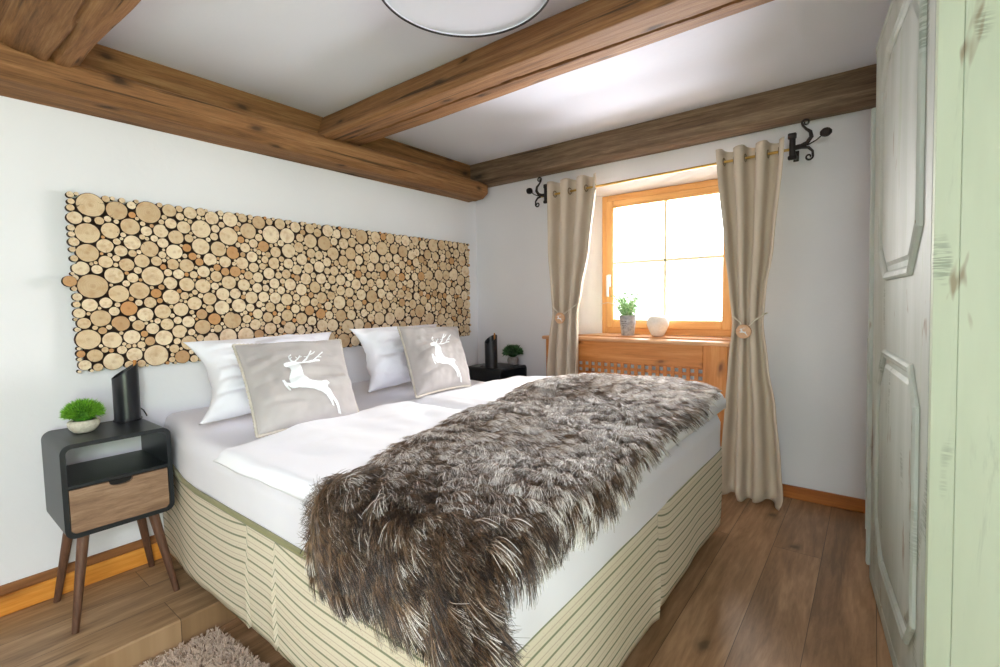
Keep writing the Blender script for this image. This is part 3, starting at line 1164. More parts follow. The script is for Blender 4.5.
def throw_pt(X, Y):
    r = 0.05
    ex, dx = fold(X-(XE-r+.02), r)
    ey, dy = fold((YE+r)-Y, r)
    x = XE-r+.02+ex if X > XE-r+.02 else X
    y = YE+r-ey if Y < YE+r else Y
    z = top_h(min(X, XE-r), max(Y, YE+r))
    if dx > 0 and dy > 0:
        d = max(dx, dy)+0.25*min(dx, dy)
        # bulge out into a rounded corner fold
        return Vector((x, y, z-d))
    wav = 0.0
    if dy > 0: wav = 0.018*math.sin(X*9)*min(1, dy/.15)
    if dx > 0: x += 0.012*math.sin(Y*11)*min(1, dx/.1)
    return Vector((x, y-abs(wav), z-dx-dy))


OUT = [(1.52, -.735), (1.45, -.9), (1.38, -1.10), (1.41, -1.45), (1.50, -1.85), (1.56, -2.15), (1.62, -2.35), (1.68, -2.50), (1.68, -2.62), (1.65, -2.74), (1.69, -2.83), (1.78, -2.81),
       (1.86, -2.76), (1.96, -2.77), (2.08, -2.79), (2.20, -2.84), (2.27, -2.88), (2.30, -2.84), (2.29, -2.74), (2.27, -2.64), (2.28, -2.50), (2.31, -2.30), (2.28, -2.1), (2.25, -1.85), (2.235, -1.55), (2.25, -1.3),
       (2.23, -1.0), (2.20, -.87), (2.10, -.77), (1.9, -.735), (1.65, -.725)]
# smooth the outline, then make it ragged
oo = [Vector((a, b)) for a, b in OUT]
for _ in range(2):
    q = []
    for i in range(len(oo)):
        a, b = oo[i], oo[(i+1) % len(oo)]
        q += [a*.75+b*.25, a*.25+b*.75]
    oo = q
OUTS = [(p.x, p.y) for p in oo]
arr = np.array(OUTS)


def np_in_poly(px, py, P):
    c = np.zeros(px.shape, bool)
    j = len(P)-1
    for i in range(len(P)):
        xi, yi = P[i]; xj, yj = P[j]
        if yi != yj:
            c ^= ((yi > py) != (yj > py)) & (px < (xj-xi)*(py-yi)/(yj-yi)+xi)
        j = i
    return c


def np_edge_dist(px, py, P):
    """distance to the outline and the direction from there to the point"""
    best = np.full(px.shape, 9.0); bx = np.zeros(px.shape); by = np.zeros(px.shape)
    for i in range(len(P)):
        a = P[i]; b = P[(i+1) % len(P)]
        dx, dy = b[0]-a[0], b[1]-a[1]
        t = np.clip(((px-a[0])*dx+(py-a[1])*dy)/(dx*dx+dy*dy+1e-12), 0, 1)
        qx, qy = a[0]+t*dx-px, a[1]+t*dy-py
        d = np.hypot(qx, qy)
        m = d < best
        best = np.where(m, d, best); bx = np.where(m, qx, bx); by = np.where(m, qy, by)
    L = np.maximum(best, 1e-6)
    return best, bx/L, by/L


fur = empty('fur_throw', (1.9, -1.6, 0.70))
FO = Vector((1.9, -1.6, 0.70))
tag(fur, 'shaggy brown and grey fur throw spread across the foot of the bed', 'throw')
# table of surface points for interpolation
GX = np.linspace(1.15, 2.50, 136); GY = np.linspace(-2.95, -.70, 226)
TAB = np.zeros((len(GY), len(GX), 3))
for j, Y in enumerate(GY):
    for i, X in enumerate(GX):
        TAB[j, i] = throw_pt(X, Y)


def surf(X, Y):
    fx = np.clip((X-GX[0])/(GX[1]-GX[0]), 0, len(GX)-1.001); fy = np.clip((Y-GY[0])/(GY[1]-GY[0]), 0, len(GY)-1.001)
    i = fx.astype(int); j = fy.astype(int); a = (fx-i)[:, None]; b = (fy-j)[:, None]
    return TAB[j, i]*(1-a)*(1-b)+TAB[j, i+1]*a*(1-b)+TAB[j+1, i]*(1-a)*b+TAB[j+1, i+1]*a*b


# hide: the leather backing
mb = MB()
cx_, cy_ = np.meshgrid((GX[:-1]+GX[1:])/2, (GY[:-1]+GY[1:])/2)
ins = np_in_poly(cx_, cy_, OUTS)
idx = {}
vs, fs = [], []


def gv(i, j):
    if (i, j) not in idx:
        idx[(i, j)] = len(vs)
        p = TAB[j, i]
        vs.append((p[0]-FO.x, p[1]-FO.y, p[2]-FO.z+0.004))
    return idx[(i, j)]


for j in range(len(GY)-1):
    for i in range(len(GX)-1):
        if ins[j, i]:
            fs.append((gv(i, j), gv(i+1, j), gv(i+1, j+1), gv(i, j+1)))
mb.add(vs, fs)
hide = mb.build('hide', plain('hide_backing', S(84, 66, 52), 0.9), fur, smooth=True, angle=180)
md = hide.modifiers.new('thick', 'SOLIDIFY'); md.thickness = 0.006; md.offset = 0


def noise2(X, Y, cell, seed):
    """smooth value noise on numpy arrays"""
    R = np.random.RandomState(seed)
    G = R.rand(128, 128)
    fx, fy = X/cell+40, Y/cell+60
    i = np.floor(fx).astype(int); j = np.floor(fy).astype(int)
    a = fx-i; b = fy-j; a = a*a*(3-2*a); b = b*b*(3-2*b)
    i %= 127; j %= 127
    return G[j, i]*(1-a)*(1-b)+G[j, i+1]*a*(1-b)+G[j+1, i]*(1-a)*b+G[j+1, i+1]*a*b


def fur_mat():
    t = NT('fur_hair')
    hi = t.n('ShaderNodeHairInfo')
    at = t.n('ShaderNodeAttribute', attribute_name='tint')
    ic = hi.outputs['Intercept']
    k0 = t.ramp(ic, [(0.0, S(92, 70, 52)), (0.35, S(134, 106, 80)), (0.6, S(112, 84, 60)), (0.8, S(86, 64, 48)), (1.0, S(150, 134, 118))])      # brown
    k1 = t.ramp(ic, [(0.0, S(84, 66, 50)), (0.4, S(166, 144, 122)), (0.6, S(226, 217, 206)), (1.0, S(248, 246, 244))])      # pale
    k2 = t.ramp(ic, [(0.0, S(84, 64, 48)), (0.4, S(96, 72, 52)), (0.65, S(46, 34, 28)), (1.0, S(24, 20, 20))])          # dark tipped
    v = at.outputs['Fac']
    a = t.ramp(v, [(0.36, 0.0), (0.42, 1.0)])
    b = t.ramp(v, [(0.58, 0.0), (0.66, 1.0)])
    k = t.mix(a, k2, k0)
    k = t.mix(b, k, k1)
    m = t.base(k, 0.36, 0.7)
    return m


M_fur = fur_mat()


def make_hair(name, parent, base, P, rad, tint, mat):
    """P: (N, K, 3) points, relative to parent; rad: (N, K)"""
    N, K = P.shape[:2]
    hc = bpy.data.hair_curves.new(name)
    hc.add_curves([K]*N)
    hc.attributes['position'].data.foreach_set('vector', P.reshape(-1).astype(np.float32))
    ra = hc.attributes.get('radius') or hc.attributes.new('radius', 'FLOAT', 'POINT')
    ra.data.foreach_set('value', rad.reshape(-1).astype(np.float32))
    ta = hc.attributes.new('tint', 'FLOAT', 'CURVE')
    ta.data.foreach_set('value', tint.astype(np.float32))
    hc.materials.append(mat)
    o = bpy.data.objects.new(name, hc)
    COL.objects.link(o)
    o.parent = parent
    return o


def build_fur(n_target=175000):
    R = np.random.RandomState(3)
    X = R.uniform(1.18, 2.47, n_target*2); Y = R.uniform(-2.93, -.70, n_target*2)
    m = np_in_poly(X, Y, OUTS)
    X, Y = X[m][:n_target], Y[m][:n_target]
    N = len(X)
    d, ox, oy = np_edge_dist(X, Y, OUTS)
    p0 = surf(X, Y)
    e = 0.004
    tx = surf(X+e, Y)-p0; ty = surf(X, Y+e)-p0
    nr = np.cross(tx, ty); nr /= np.linalg.norm(nr, axis=1)[:, None]+1e-12
    tx /= np.linalg.norm(tx, axis=1)[:, None]+1e-12
    ty /= np.linalg.norm(ty, axis=1)[:, None]+1e-12
    # lay direction in the unfolded plane: towards the foot and the near side, swirling
    ang = -0.95+1.5*(noise2(X, Y, 0.25, 1)-.5)+1.0*(noise2(X, Y, 0.06, 2)-.5)+0.5*R.randn(N)*0.5
    dx, dy = np.cos(ang), np.sin(ang)
    wE = np.exp(-d/0.05)[:]*1.3
    dx, dy = dx+wE*ox, dy+wE*oy
    # locks: strands bend towards a shared centre
    cell = 0.022
    jx = noise2(X, Y, 0.05, 7)*.012; jy = noise2(X, Y, 0.05, 8)*.012
    cxk = (np.floor((X+jx)/cell)+.5)*cell; cyk = (np.floor((Y+jy)/cell)+.5)*cell
    hsh = np.mod(np.sin(cxk*4127.1+cyk*3119.7)*43758.5, 1.0)
    hsh2 = np.mod(np.sin(cxk*1127.1+cyk*7919.3)*24634.6, 1.0)
    L = (0.044+0.020*hsh)*(0.75+0.4*R.rand(N))
    L *= (1-0.35*np.exp(-d/0.05)*((Y > -2.5) | (X < 1.72)))*(1+0.25*smooth_np((-2.45-Y)/0.25))
    lift = (0.46+0.40*hsh2)*(1-0.45*smooth_np((-2.55-Y)/0.15))*(1-0.35*np.exp(-d/0.04))
    D = tx*dx[:, None]+ty*dy[:, None]
    D /= np.linalg.norm(D, axis=1)[:, None]
    side = np.cross(nr, D)
    clx = ((cxk-X)[:, None]*tx+(cyk-Y)[:, None]*ty)
    turn = (hsh-.5)*0.55
    K = 6
    P = np.zeros((N, K, 3)); rad = np.zeros((N, K))
    g = np.array([0, 0, -1.0])
    for k in range(K):
        t = k/(K-1)
        rise = L*lift*(1.9*t-1.15*t*t)
        fwd = L*(0.55*t+0.45*t*t)
        P[:, k] = p0+nr*(0.006+rise)[:, None]+D*fwd[:, None]+side*(L*turn*t*t*0.5)[:, None]+clx*(0.95*t**0.9)+g*(0.010*t*t)
        rad[:, k] = 0.00070*(1-0.80*t)+0.00008
    P += R.randn(N, 1, 3)*0.0004
    tint = 0.13*noise2(X, Y, 0.16, 4)+0.20*noise2(X, Y, 0.035, 5)+0.36*hsh2+0.42*R.rand(N)-0.03
    tint = tint-0.21*smooth_np((-2.30-Y)/0.3)+0.06*smooth_np((Y+1.6)/0.8)  # window sheen put into the tint: paler far end; hanging part darker
    P -= np.array(FO)
    return make_hair('fur_pile', fur, None, P, rad, tint, M_fur)


def smooth_np(t):
    t = np.clip(t, 0, 1)
    return t*t*(3-2*t)


tag(build_fur(), kind='stuff')

# ---------------------------------------------------------------- rug
rug = empty('shaggy_rug', (1.2, -3.0, -0.15))
tag(rug, 'beige shaggy rug on the lower floor beside the bed', 'rug')
RO = Vector((1.2, -3.0, -0.15))
mb = MB()
mb.grid(lambda u, v: (0.665+u*0.85-RO.x, -3.9+v*1.42-RO.y, floor_z(0.665+u*0.85, -3.9+v*1.42)+0.008-RO.z), 20, 20)
rb = mb.build('rug_backing', plain('rug_backing', S(120, 100, 84), .95), rug)
md = rb.modifiers.new('t', 'SOLIDIFY'); md.thickness = .007; md.offset = -1


def rug_mat():
    t = NT('rug_yarn')
    at = t.n('ShaderNodeAttribute', attribute_name='tint')
    k = t.ramp(at.outputs['Fac'], [(0, S(176, 152, 132)), (.5, S(212, 190, 170)), (1, S(236, 218, 202))])
    return t.base(k, 0.9, 0.1)


def build_rug(N=42000):
    R = np.random.RandomState(9)
    X = R.uniform(.668, 1.512, N); Y = R.uniform(-3.895, -2.485, N)
    Z = np.array([floor_z(a, b) for a, b in zip(X, Y)])+.009
    cx = np.floor(X/.011)*.011+.0055; cy = np.floor(Y/.011)*.011+.0055
    hs = np.mod(np.sin(cx*9127.1+cy*7119.7)*43758.5, 1.0)
    a = hs*6.28+R.randn(N)*.4
    K = 4
    P = np.zeros((N, K, 3)); rad = np.zeros((N, K))
    for k in range(K):
        t = k/(K-1)
        P[:, k, 0] = X+(cx-X)*.6*t+np.cos(a)*.012*t*t
        P[:, k, 1] = Y+(cy-Y)*.6*t+np.sin(a)*.012*t*t
        P[:, k, 2] = Z+.026*t-.004*t*t
        rad[:, k] = .0013*(1-.35*t)
    P -= np.array(RO)
    return make_hair('rug_pile', rug, None, P, rad, .6*hs+.4*R.rand(N), rug_mat())


tag(build_rug(), kind='stuff')


# ---------------------------------------------------------------- nightstands
M_black = plain('black_lacquer', S(30, 34, 38), 0.38, 0.5)
M_drawer = wood('grey_brown_drawer_wood', S(104, 78, 60), S(140, 110, 86), S(168, 138, 112), 'y', 1.3, 0.55, knots=0, bump=0.15, stretch=0.12)
M_legw = wood('walnut_leg_wood', S(70, 46, 34), S(96, 66, 50), S(122, 88, 68), 'z', 1.5, 0.45, bump=0.1)


def rounded_rect(w_, h_, r, n=7):
    P = []
    for cx, cy, a0 in ((w_/2-r, h_/2-r, 0), (-w_/2+r, h_/2-r, 90), (-w_/2+r, -h_/2+r, 180), (w_/2-r, -h_/2+r, 270)):
        for k in range(n+1):
            a = math.radians(a0+90*k/n)
            P.append((cx+r*math.cos(a), cy+r*math.sin(a)))
    return P


def nightstand(loc, rz, label):
    """front faces local +x; base at floor"""
    root = empty('nightstand', loc, rz)
    tag(root, label, 'nightstand', 'nightstands beside the bed')
    Wd, Hh, D = 0.362, 0.368, 0.35          # width (y), height, depth (x)
    z0 = 0.372
    zc = z0+Hh/2
    outer = rounded_rect(Wd, Hh, .035)
    inner = rounded_rect(Wd-.034, Hh-.034, .022)
    n = len(outer)
    mb = MB()
    vs = []
    for P, x in ((outer, D/2), (outer, -D/2), (inner, -D/2), (inner, D/2)):
        vs += [(x, y, zc+z) for y, z in P]
    fs = []
    for r in range(4):
        for k in range(n):
            k2 = (k+1) % n
            a, b = r*n, ((r+1) % 4)*n
            fs.append((a+k, a+k2, b+k2, b+k))
    mb.add(vs, fs)
    mb.build('cabinet_shell', M_black, root, smooth=True, recalc=True, angle=35)
    MB().box((-D/2+.004, -Wd/2+.016, z0+.192), (D/2-.006, Wd/2-.016, z0+.206), .001).build('shelf', M_black, root)
    MB().box((-D/2+.004, -Wd/2+.017, z0+.015), (-D/2+.012, Wd/2-.017, z0+.192)).build('back_panel', M_black, root)
    # drawer front with a finger cut-out in the top edge
    hw, dz0, dz1 = Wd/2-.0195, z0+.0185, z0+.189
    pts = [(-hw+.012, dz0), (hw-.012, dz0), (hw, dz0+.012), (hw, dz1)]
    for k in range(13):
        a = PI*k/12
        pts.append((.040*math.cos(a), dz1-.023*math.sin(a)**.7))
    pts += [(-hw, dz1), (-hw, dz0+.012)]
    mb = MB()
    mb.prism(pts, lambda u, v, w_: (w_, u, v), D/2-.018, D/2-.002)
    dr = mb.build('drawer', M_drawer, root, recalc=True)
    MB().box((D/2-.03, -hw+.01, dz0+.005), (D/2-.0185, hw-.01, dz1-.002)).build('drawer_box', plain('drawer_inside', S(26, 22, 20), .8), dr)
    MB().box((-.13, -.10, z0-.014), (.13, .10, z0+.001), .004).build('leg_plate', M_black, root)
    for sx in (-1, 1):
        for sy in (-1, 1):
            top = Vector((sx*.105, sy*.115, z0+.001)); bot = Vector((sx*.164, sy*.172, 0.0))
            mb = MB()
            P, Rr = [], []
            for k in range(7):
                t = k/6
                P.append(top.lerp(bot, t)); Rr.append(.0205-.0085*t)
            mb.tube(P, Rr, 16)
            lg = mb.build('leg', M_legw, root, smooth=True)
            d = (bot-top).normalized()
            MB().tube([bot-d*.006, bot-d*.0005], .0118, 12).build('foot_cap', plain('black_cap', S(20, 20, 20), .5), lg, smooth=True)
    return root


nightstand((.228, -2.710, Z_PL), 0, 'black retro nightstand with wooden drawer, legs in view, left of the bed')
nightstand((.372, -.205, Z_PL), 0, 'black nightstand in the far corner, only its top showing behind the bed')


# ---------------------------------------------------------------- bedside lamps: slant-cut black cylinders
def bedside_lamp(loc, rz, label, h_lo=.196, h_hi=.262, R=.050, cord=None):
    root = empty('bedside_lamp', loc, rz)
    tag(root, label, 'lamp', 'slant-cut black table lamps')
    n = 40
    vs, fs = [], []
    ri = R-.004
    for r_, lvl in ((R, 0), (R, 1), (ri, 1), (ri, 0)):
        for k in range(n):
            a = 2*PI*k/n
            ztop = h_lo+(h_hi-h_lo)*(math.cos(a)*.5+.5)
            vs.append((r_*math.cos(a), r_*math.sin(a), .004 if lvl == 0 else ztop))
    for g in range(3):
        for k in range(n):
            k2 = (k+1) % n
            fs.append((g*n+k, g*n+k2, (g+1)*n+k2, (g+1)*n+k))
    MB().add(vs, fs).build('lamp_shade', plain('satin_black_metal', S(22, 25, 30), .32, .6), root, smooth=True, recalc=True, angle=50)
    MB().lathe([(.0001, 0), (R+.004, 0), (R+.004, .006), (.0001, .006)], 40).build('base', plain('black_base', S(18, 18, 20), .4), root)
    # copper coloured strip standing just inside the tall edge
    mb = MB()
    mb.tube([(R-.012, 0, .006), (R-.012, 0, h_hi+.012)], .0065, 10)
    tag(mb.build('lamp_holder', wood('copper_wood', S(150, 90, 40), S(190, 120, 60), S(210, 150, 80), 'z', 2, .4), root, smooth=True), 'orange wooden peg')
    mb = MB()
    mb.tube([(R*.9, .008, .05), (R+.010, .012, .035), (R+.020, .014, .012), (R+.022, .010, .004)], .0028, 8)
    mb.build('power_cord', plain('black_cord', S(15, 15, 16), .5), root, smooth=True)
    if cord:
        MB().tube(cord, .0022, 6).build('loose_cord', plain('black_cord', S(15, 15, 16), .5), root, smooth=True)
    return root


Z_T = Z_PL+.740
bedside_lamp((.098, -2.602, Z_T+.0005), PI/2-.15, 'slant-cut black cylinder lamp on the left nightstand beside the log panel')
bedside_lamp((.43, -.345, Z_T+.0005), PI/2-.2, 'slant-cut black cylinder lamp on the corner nightstand',
             cord=[(-.02, .05, .004), (-.035, .09, .006), (-.01, .13, .004), (.03, .14, .004)])


# ---------------------------------------------------------------- small potted plants
def leaf_mat(name, a, b):
    t = NT(name)
    at = t.n('ShaderNodeAttribute', attribute_name='tint')
    k = t.ramp(at.outputs['Fac'], [(0, a), (1, b)])
    m = t.base(k, 0.5, 0.3)
    return m


def grass_ball(root, c, R, n, mat, seed, zs=.8, leaf=.020, wid=.0016):
    r_ = random.Random(seed)
    vs, fs, tn = [], [], []
    c = Vector(c)
    for _ in range(n):
        z = r_.uniform(-.25, 1); a = r_.uniform(0, 2*PI); q = math.sqrt(1-z*z)
        d = Vector((q*math.cos(a), q*math.sin(a), z*zs)).normalized()
        d2 = (d+Vector((r_.uniform(-.4, .4), r_.uniform(-.4, .4), r_.uniform(-.3, .5)))).normalized()
        rad = R*r_.uniform(.55, .82)
        p0 = c+Vector((d.x*rad, d.y*rad, d.z*rad*zs))
        L = leaf*r_.uniform(.7, 1.2)
        p1 = p0+d2*L*.6; p2 = p0+d2*L+Vector((0, 0, r_.uniform(-.004, .006)))
        s = d2.orthogonal().normalized()
        s = (Matrix.Rotation(r_.uniform(0, PI), 3, d2) @ s)*wid
        o = len(vs)
        vs += [p0-s*.6, p0+s*.6, p1+s, p1-s, p2]
        fs += [(o, o+1, o+2, o+3), (o+3, o+2, o+4)]
        t = r_.random()
        tn += [t*.5]*2+[t*.8]*2+[min(1, t+.25)]
    mb = MB().add(vs, fs)
    # dense core
    prof = [(.0001, -R*.3*zs)]+[(R*.62*math.sin(PI*k/10), -R*.62*zs*math.cos(PI*k/10)) for k in range(1, 10)]+[(.0001, R*.62*zs)]
    m0 = len(mb.v)
    mb.lathe(prof, 16, tuple(c))
    tn += [0.05]*(len(mb.v)-m0)
    o = mb.build('foliage', mat, root)
    at = o.data.attributes.new('tint', 'FLOAT', 'POINT')
    at.data.foreach_set('value', tn)
    return o


M_leafA = leaf_mat('bright_grass', S(52, 116, 26), S(160, 222, 72))
M_leafB = leaf_mat('dark_leaves', S(28, 62, 34), S(96, 138, 84))
M_leafC = leaf_mat('herb_leaves', S(96, 150, 80), S(200, 222, 176))


def speckled(name, a, b):
    t = NT(name)
    k = t.ramp(t.noise(t.coords(), 60, 6, .7), [(.4, a), (.62, b)])
    t.bump(t.noise(t.coords(), 120, 3), .3, .001)
    return t.base(k, .7, .3)


M_potA = speckled('cream_stoneware', S(196, 188, 170), S(222, 216, 200))
M_potB = speckled('grey_stoneware', S(140, 136, 132), S(172, 168, 164))
M_soil = plain('soil', S(50, 38, 28), .95)

g1 = empty('potted_plant', (.205, -2.778, Z_T+.0005))
tag(g1, 'bright green grass ball in a round cream bowl pot', 'plant')
MB().lathe([(.0001, 0), (.026, 0), (.034, .004), (.047, .018), (.0535, .034), (.053, .044), (.046, .052), (.042, .053), (.040, .048), (.038, .045), (.0001, .045)], 40).build('pot', M_potA, g1, smooth=True)
MB().lathe([(.0001, .046), (.039, .046), (.039, .0475), (.0001, .049)], 24).build('soil', M_soil, g1)
grass_ball(g1, (0, 0, .078), .070, 2600, M_leafA, 3, .82, .022, .0011)
g2 = empty('potted_plant', (.46, -.098, Z_T+.0005))
tag(g2, 'small dark green bushy plant in a round grey pot', 'plant')
MB().lathe([(.0001, 0), (.026, 0), (.038, .010), (.046, .030), (.046, .046), (.038, .062), (.035, .063), (.033, .056), (.0001, .056)], 36).build('pot', M_potB, g2, smooth=True)
grass_ball(g2, (0, 0, .098), .074, 700, M_leafB, 8, .78, .036, .0044)


# ---------------------------------------------------------------- radiator and its wooden cover
rc = empty('radiator_cover', (1.436, -0.05, 0))
tag(rc, 'pine radiator cover with latticed front forming the window sill', 'radiator cover')
RC = Vector((1.436, -0.05, 0))


def rbx(mb, a, b, bev=.003, mi=0):
    return mb.box(tuple(Vector(a)-RC), tuple(Vector(b)-RC), bev, mi=mi)


CX0, CX1, CY0 = .785, 2.100, -.100
mb = MB(); rbx(mb, (.757, -.118, .897), (2.114, -.001, .922), .006)
mb.prism([(1.0, -.01), (2.2, -.01), (2.10, .2), (1.118, .2)], lambda u, v, w_: (u-RC.x, v-RC.y, w_), .9225, .9335)
mb.build('sill_board', M_sill, rc, recalc=True)
LX0, LX1, LZ1, LZ0 = 1.06, 1.957, .752, .24
mb = MB()
rbx(mb, (CX0, CY0, .752), (LX1, CY0+.02, .897))
rbx(mb, (CX0, CY0, .02), (LX0, CY0+.02, .752))
rbx(mb, (LX0, CY0, .02), (LX1, CY0+.02, .24))
mb.build('front_board', M_pine, rc)
mb = MB(); rbx(mb, (LX1+.001, CY0, .02), (CX1, CY0+.02, .897))
mb.build('front_board', M_pinez, rc)
mb = MB(); rbx(mb, (CX0-.001, CY0+.021, .02), (CX0+.018, -.002, .897)); mb.build('side_board', M_pinez, rc)
mb = MB(); rbx(mb, (CX1-.018, CY0+.021, .02), (CX1+.001, -.002, .897)); mb.build('side_board', M_pinez, rc)
mb = MB()
x = 1.0885
while x < LX1:                                   # upright laths between the holes (holes 26 mm wide every 50 mm)
    xa, xb = x+.013, min(x+.0375, LX1)
    if xb > xa: rbx(mb, (xa, CY0+.004, LZ0), (xb, CY0+.010, LZ1), 0)
    x += .0502
rbx(mb, (LX0, CY0+.004, LZ0), (1.0755, CY0+.010, LZ1), 0)
z = .729
while z > LZ0:
    rbx(mb, (LX0, CY0+.0101, max(LZ0, z-.033)), (LX1, CY0+.016, z-.012), 0)
    z -= .0455
rbx(mb, (LX0, CY0+.0101, .741), (LX1, CY0+.016, .752), 0)
mb.build('lattice', M_pine, rc)

rad = empty('radiator', (1.5, -.045, .12))
tag(rad, 'white steel radiator behind the wooden lattice', 'radiator')
M_rad = plain('radiator_enamel', S(226, 232, 236), .35)
mb = MB()
for k in range(26):
    xx = -.44+k*.034
    mb.box((xx, -.020, .02), (xx+.028, -.012, .64), .003)
mb.box((-.45, -.012, 0), (.45, .020, .66), .004)
mb.build('radiator_panel', M_rad, rad)
MB().tube([(-.40, 0, -.12), (-.40, 0, .003)], .009, 10).build('pipe', M_rad, rad, smooth=True)
MB().tube([(.40, 0, -.12), (.40, 0, .003)], .009, 10).build('pipe', M_rad, rad, smooth=True)

# ---- things on the sill
ZS = .9338
hb = empty('potted_herb', (1.384, .075, ZS))
tag(hb, 'leafy green herb in a grey zinc bucket on the window sill', 'plant')


def zinc():
    t = NT('zinc')
    k = t.ramp(t.noise(t.coords(), 40, 5, .7), [(.35, S(140, 144, 150)), (.65, S(190, 194, 200))])
    return t.base(k, .5, .5, .35)


MB().lathe([(.0001, 0), (.044, 0), (.045, .003), (.061, .135), (.065, .137), (.065, .146), (.060, .146), (.055, .128), (.0001, .128)], 40).build('bucket', zinc(), hb, smooth=True, angle=50)
# faded print on the bucket, too worn to read in the photograph
r_ = random.Random(4)


def patch(u, v, off=.0012):
    a = -2.15+u*.9
    z = .045+v*.07
    r = .0452+(.061-.045)*(z/.135)+off
    return (r*math.cos(a), r*math.sin(a), z)


def worn():
    t = NT('worn_print')
    k = t.ramp(t.noise(t.coords(scale=(1, 1, 3)), 70, 3), [(.45, S(92, 92, 96)), (.55, S(168, 170, 174))])
    return t.base(k, .7, .3)


mb = MB()
for row, (v0, v1, u0, u1) in enumerate(((.78, .90, .12, .88), (.55, .66, .05, .95), (.34, .43, .2, .8), (.12, .22, .28, .72))):
    mb.grid(lambda u, v: patch(u0+(u1-u0)*u, v0+(v1-v0)*v), 14, 2)
mb.build('faded_print', worn(), hb)
vs, fs, tn = [], [], []
for k in range(70):
    a = r_.uniform(0, 2*PI); rr = r_.uniform(0, .052)
    b = Vector((rr*math.cos(a), rr*math.sin(a), .126))
    lean = Vector((math.cos(a)*r_.uniform(0, .75), math.sin(a)*r_.uniform(0, .6), 1)).normalized()
    Ls = r_.uniform(.08, .215)
    steps = 7
    for s in range(1, steps+1):
        p = b+lean*Ls*s/steps
        for q in range(2):
            aa = r_.uniform(0, 2*PI)
            d = Vector((math.cos(aa), math.sin(aa), r_.uniform(.2, 1.0))).normalized()
            w_ = d.orthogonal().normalized()*.0042
            o = len(vs); Lf = r_.uniform(.018, .034)
            vs += [p, p+d*Lf*.5+w_, p+d*Lf, p+d*Lf*.5-w_]
            fs.append((o, o+1, o+2, o+3)); t = r_.random(); tn += [t*.6, t, t, t]
    o = len(vs)
    w_ = Vector((.001, .001, 0))
    vs += [b-w_, b+w_, b+lean*Ls]; fs.append((o, o+1, o+2)); tn += [.2]*3
mb = MB().add(vs, fs)
ob = mb.build('foliage', M_leafC, hb)
ob.data.attributes.new('tint', 'FLOAT', 'POINT').data.foreach_set('value', tn)
MB().lathe([(.0001, .129), (.054, .129), (.0001, .131)], 24).build('soil', M_soil, hb)
# one drooping twig reaching to the left
mb = MB()
mb.tube([(-.03, 0, .14), (-.075, -.01, .20), (-.11, -.015, .232), (-.15, -.02, .240), (-.20, -.025, .232)], [.0022, .002, .002, .002, .0015], 6)
mb.build('twig', plain('pale_twig', S(206, 200, 206), .7), hb, smooth=True)

ap = empty('ceramic_apple', (1.606, .075, ZS))
tag(ap, 'white ceramic apple ornament on the window sill', 'ornament')
prof = [(.0001, .008), (.014, .003), (.026, 0), (.038, .004), (.052, .024), (.066, .056), (.076, .088), (.074, .112), (.062, .134), (.044, .143), (.026, .135), (.010, .112), (.0001, .100)]
# refine the profile
pp = prof
for _ in range(2):
    q = [pp[0]]
    for a, b in zip(pp, pp[1:]): q += [(a[0]*.75+b[0]*.25, a[1]*.75+b[1]*.25), (a[0]*.25+b[0]*.75, a[1]*.25+b[1]*.75)]
    q.append(pp[-1]); pp = q
MB().lathe(pp, 48, fn=lambda a, z: 1+.012*math.cos(5*a)*smooth01((z-.08)/.05)).build('fruit', speckled('cream_ceramic', S(226, 222, 214), S(236, 233, 226)), ap, smooth=True, angle=180)
MB().tube([(0, 0, .100), (-.003, 0, .150), (-.016, 0, .176)], [.004, .0032, .0038], 8).build('stem', plain('pale_stem', S(200, 192, 180), .6), ap, smooth=True)


# ---------------------------------------------------------------- curtain rod
M_iron = plain('wrought_iron', S(40, 32, 30), .55, .5, .3, bump=(60, .4))
M_brass = plain('brass', S(196, 160, 84), .3, .5, .85)
RODY, RODZ0, RODZ1 = -.17, 1.978, 1.997


def rod_z(x):
    return RODZ0+(RODZ1-RODZ0)*(x-.788)/(2.405-.788)


rod = empty('curtain_rod', (1.6, RODY, 1.987))
tag(rod, 'thin brass curtain rod with black wrought iron scroll ends', 'curtain rod')
RD = Vector((1.6, RODY, 1.987))
MB().tube([(.80-RD.x, 0, rod_z(.80)-RD.z), (2.42-RD.x, 0, rod_z(2.42)-RD.z)], .0075, 12).build('rod', M_brass, rod, smooth=True)


def spiral(c, r0, r1, a0, turns, n=22):
    """points in (x,z) spiralling inwards from angle a0"""
    P = []
    for k in range(n):
        t = k/(n-1)
        a = a0+turns*2*PI*t
        r = r0+(r1-r0)*t
        P.append((c[0]+r*math.cos(a), c[1]+r*math.sin(a)))
    return P


